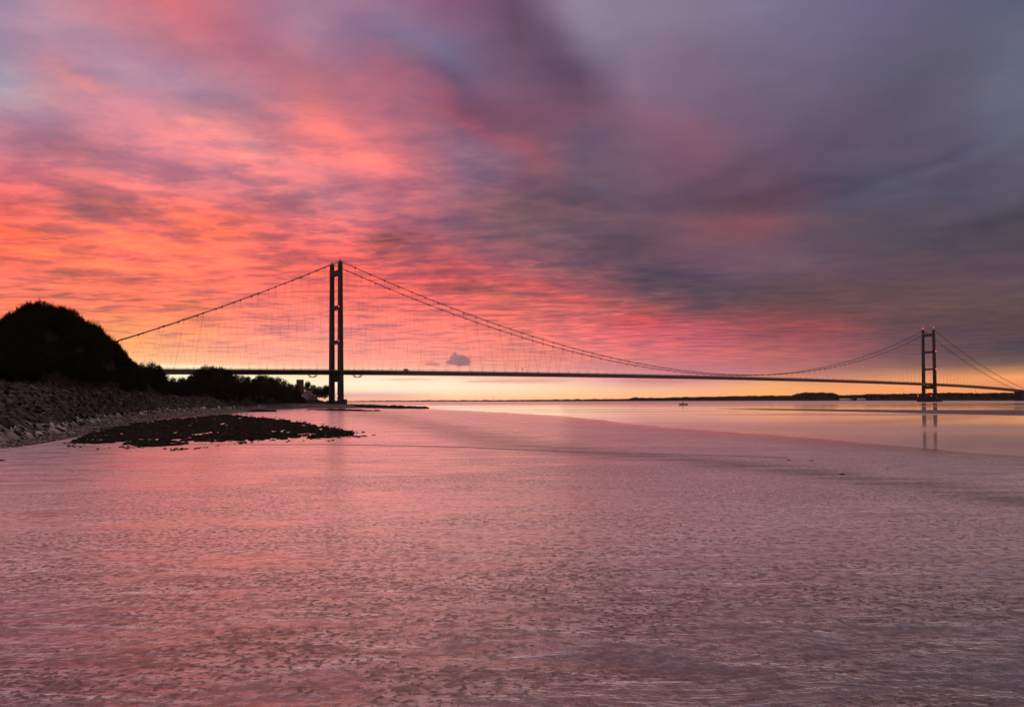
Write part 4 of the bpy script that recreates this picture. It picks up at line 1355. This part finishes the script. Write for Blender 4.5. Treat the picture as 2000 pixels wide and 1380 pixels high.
def wood(px0, px1, count, label, name='far_woodland', lift=0.0, fY=(1.005, 1.075)):
    mb = MB(); r2 = random.Random(int(px0))
    for _ in range(count):
        px = r2.uniform(px0, px1); f = r2.random()
        Y = fsY(px) * (fY[0] + (fY[1] - fY[0]) * f)
        yt = interp(TOPS, px)
        full = at_Y(px, yt, fsY(px) * 1.06).z
        jag = (fbm(px * .09, 2.0) * 2.2 + fbm(px * .5, 5.0) * 1.2) * Y / FPX * .55
        topz = full + jag - (1 - f) * full * .45 + lift
        base = max(1.2, topz - r2.uniform(.25, .8) * full)
        s = r2.uniform(2.0, 4.2) * (Y / 3000) ** .45
        c = PZ(px, Y, 0)
        # one crown: a ragged cluster of leaf clumps
        for k in range(12):
            d = Vector((r2.gauss(0, 1), r2.gauss(0, 1), r2.gauss(0, .8))).normalized() * s * r2.uniform(.5, 1.3)
            p = Vector((c.x, c.y, topz - s * 1.3)) + d
            if k > 8: p.z = r2.uniform(base, topz - s)
            e1 = Vector((r2.gauss(0, 1), r2.gauss(0, 1), r2.gauss(0, 1))).normalized() * s * .55
            e2 = Vector((r2.gauss(0, 1), r2.gauss(0, 1), r2.gauss(0, 1))).normalized() * s * .55
            mb.add([p - e1, p + e2 * .8, p + e1, p - e2 * .9], [(0, 1, 2, 3)])
    return tag(mb.build(name, m_fwood), label, 'woodland', kind='stuff')


wood(560, 1000, 2200, 'hazy thin line of far trees low along the distant shore right of the near tower')
wood(1000, 1235, 2200, 'thin wooded shore beneath the middle of the bridge deck')
wood(1232, 1550, 3400, 'dark wooded shore behind the moored float')
wood(1550, 1640, 1500, 'raised block of dark woodland on a rise left of the far tower')
wood(1640, 2080, 4200, 'dark wooded shore behind the foot of the far tower')
wood(2080, 2600, 1500, 'wooded shore running on past the far end of the bridge')

# low pale sheds on the far bank
for (px, py, L_, lb) in ((1652, 777.2, 46, 'long low pale shed on the far bank left of the far tower'), (1682, 776.4, 30, 'shorter pale shed on the far bank next to the long shed')):
    Y = fsY(px) * .999
    q = at_Y(px, py, Y)
    r = empty('shed', (q.x, q.y, 2), R(-25)); tag(r, lb, 'shed')
    hgt = 5
    mb = MB(); mb.box((0, 0, hgt / 2 - .5), (L_, 14, hgt + 1)); mb.build('wall', m_wallw, r)
    mb = MB(); mb.frustum((0, 0, hgt + .003), L_ + 1, 15, (0, 0, hgt + 2.4), L_, 1.0); mb.build('roof', m_green, r)
# slender masts beyond the shore
for (px, py, lb) in ((964, 772.5, 'tallest slender mast beyond the far shore'), (943, 776, 'slender mast left of the tallest mast on the far shore'), (1002, 775.5, 'slender mast right of the tallest mast on the far shore'), (1905, 760, 'slender mast on the wooded shore right of the far tower')):
    Y = fsY(px) * 1.08; q = at_Y(px, py, Y)
    mb = MB(); mb.tube([(0, 0, 0), (0, 0, q.z * .6), (0, 0, q.z)], [1.6 * Y / 8000, 1.2 * Y / 8000, .5 * Y / 8000], 6)
    for k in range(3): mb.box((0, 0, q.z * (.6 + .15 * k)), (4 * Y / 8000, 4 * Y / 8000, 1))
    tag(mb.build('radio_mast', m_steel, loc=(q.x, q.y, 0)), lb, 'mast')

# ------------------------------------------------------------------ air over the estuary
mb = MB()
mb.add([(x, y, z) for z in (-8, 190) for y in (-400, 15500) for x in (-5200, 7000)], [(0, 2, 3, 1), (4, 5, 7, 6), (0, 1, 5, 4), (2, 6, 7, 3), (0, 4, 6, 2), (1, 3, 7, 5)])
m_haze = bpy.data.materials.new('estuary haze'); m_haze.use_nodes = True
ht = m_haze.node_tree; ht.nodes.clear()
pv = ht.nodes.new('ShaderNodeVolumePrincipled'); pv.inputs['Density'].default_value = HAZE
pv.inputs['Color'].default_value = (.9, .8, .8, 1); pv.inputs['Anisotropy'].default_value = .35
ho = ht.nodes.new('ShaderNodeOutputMaterial'); ht.links.new(pv.outputs[0], ho.inputs['Volume'])
tag(mb.build('haze', m_haze), kind='stuff')
S.cycles.volume_bounces = 0
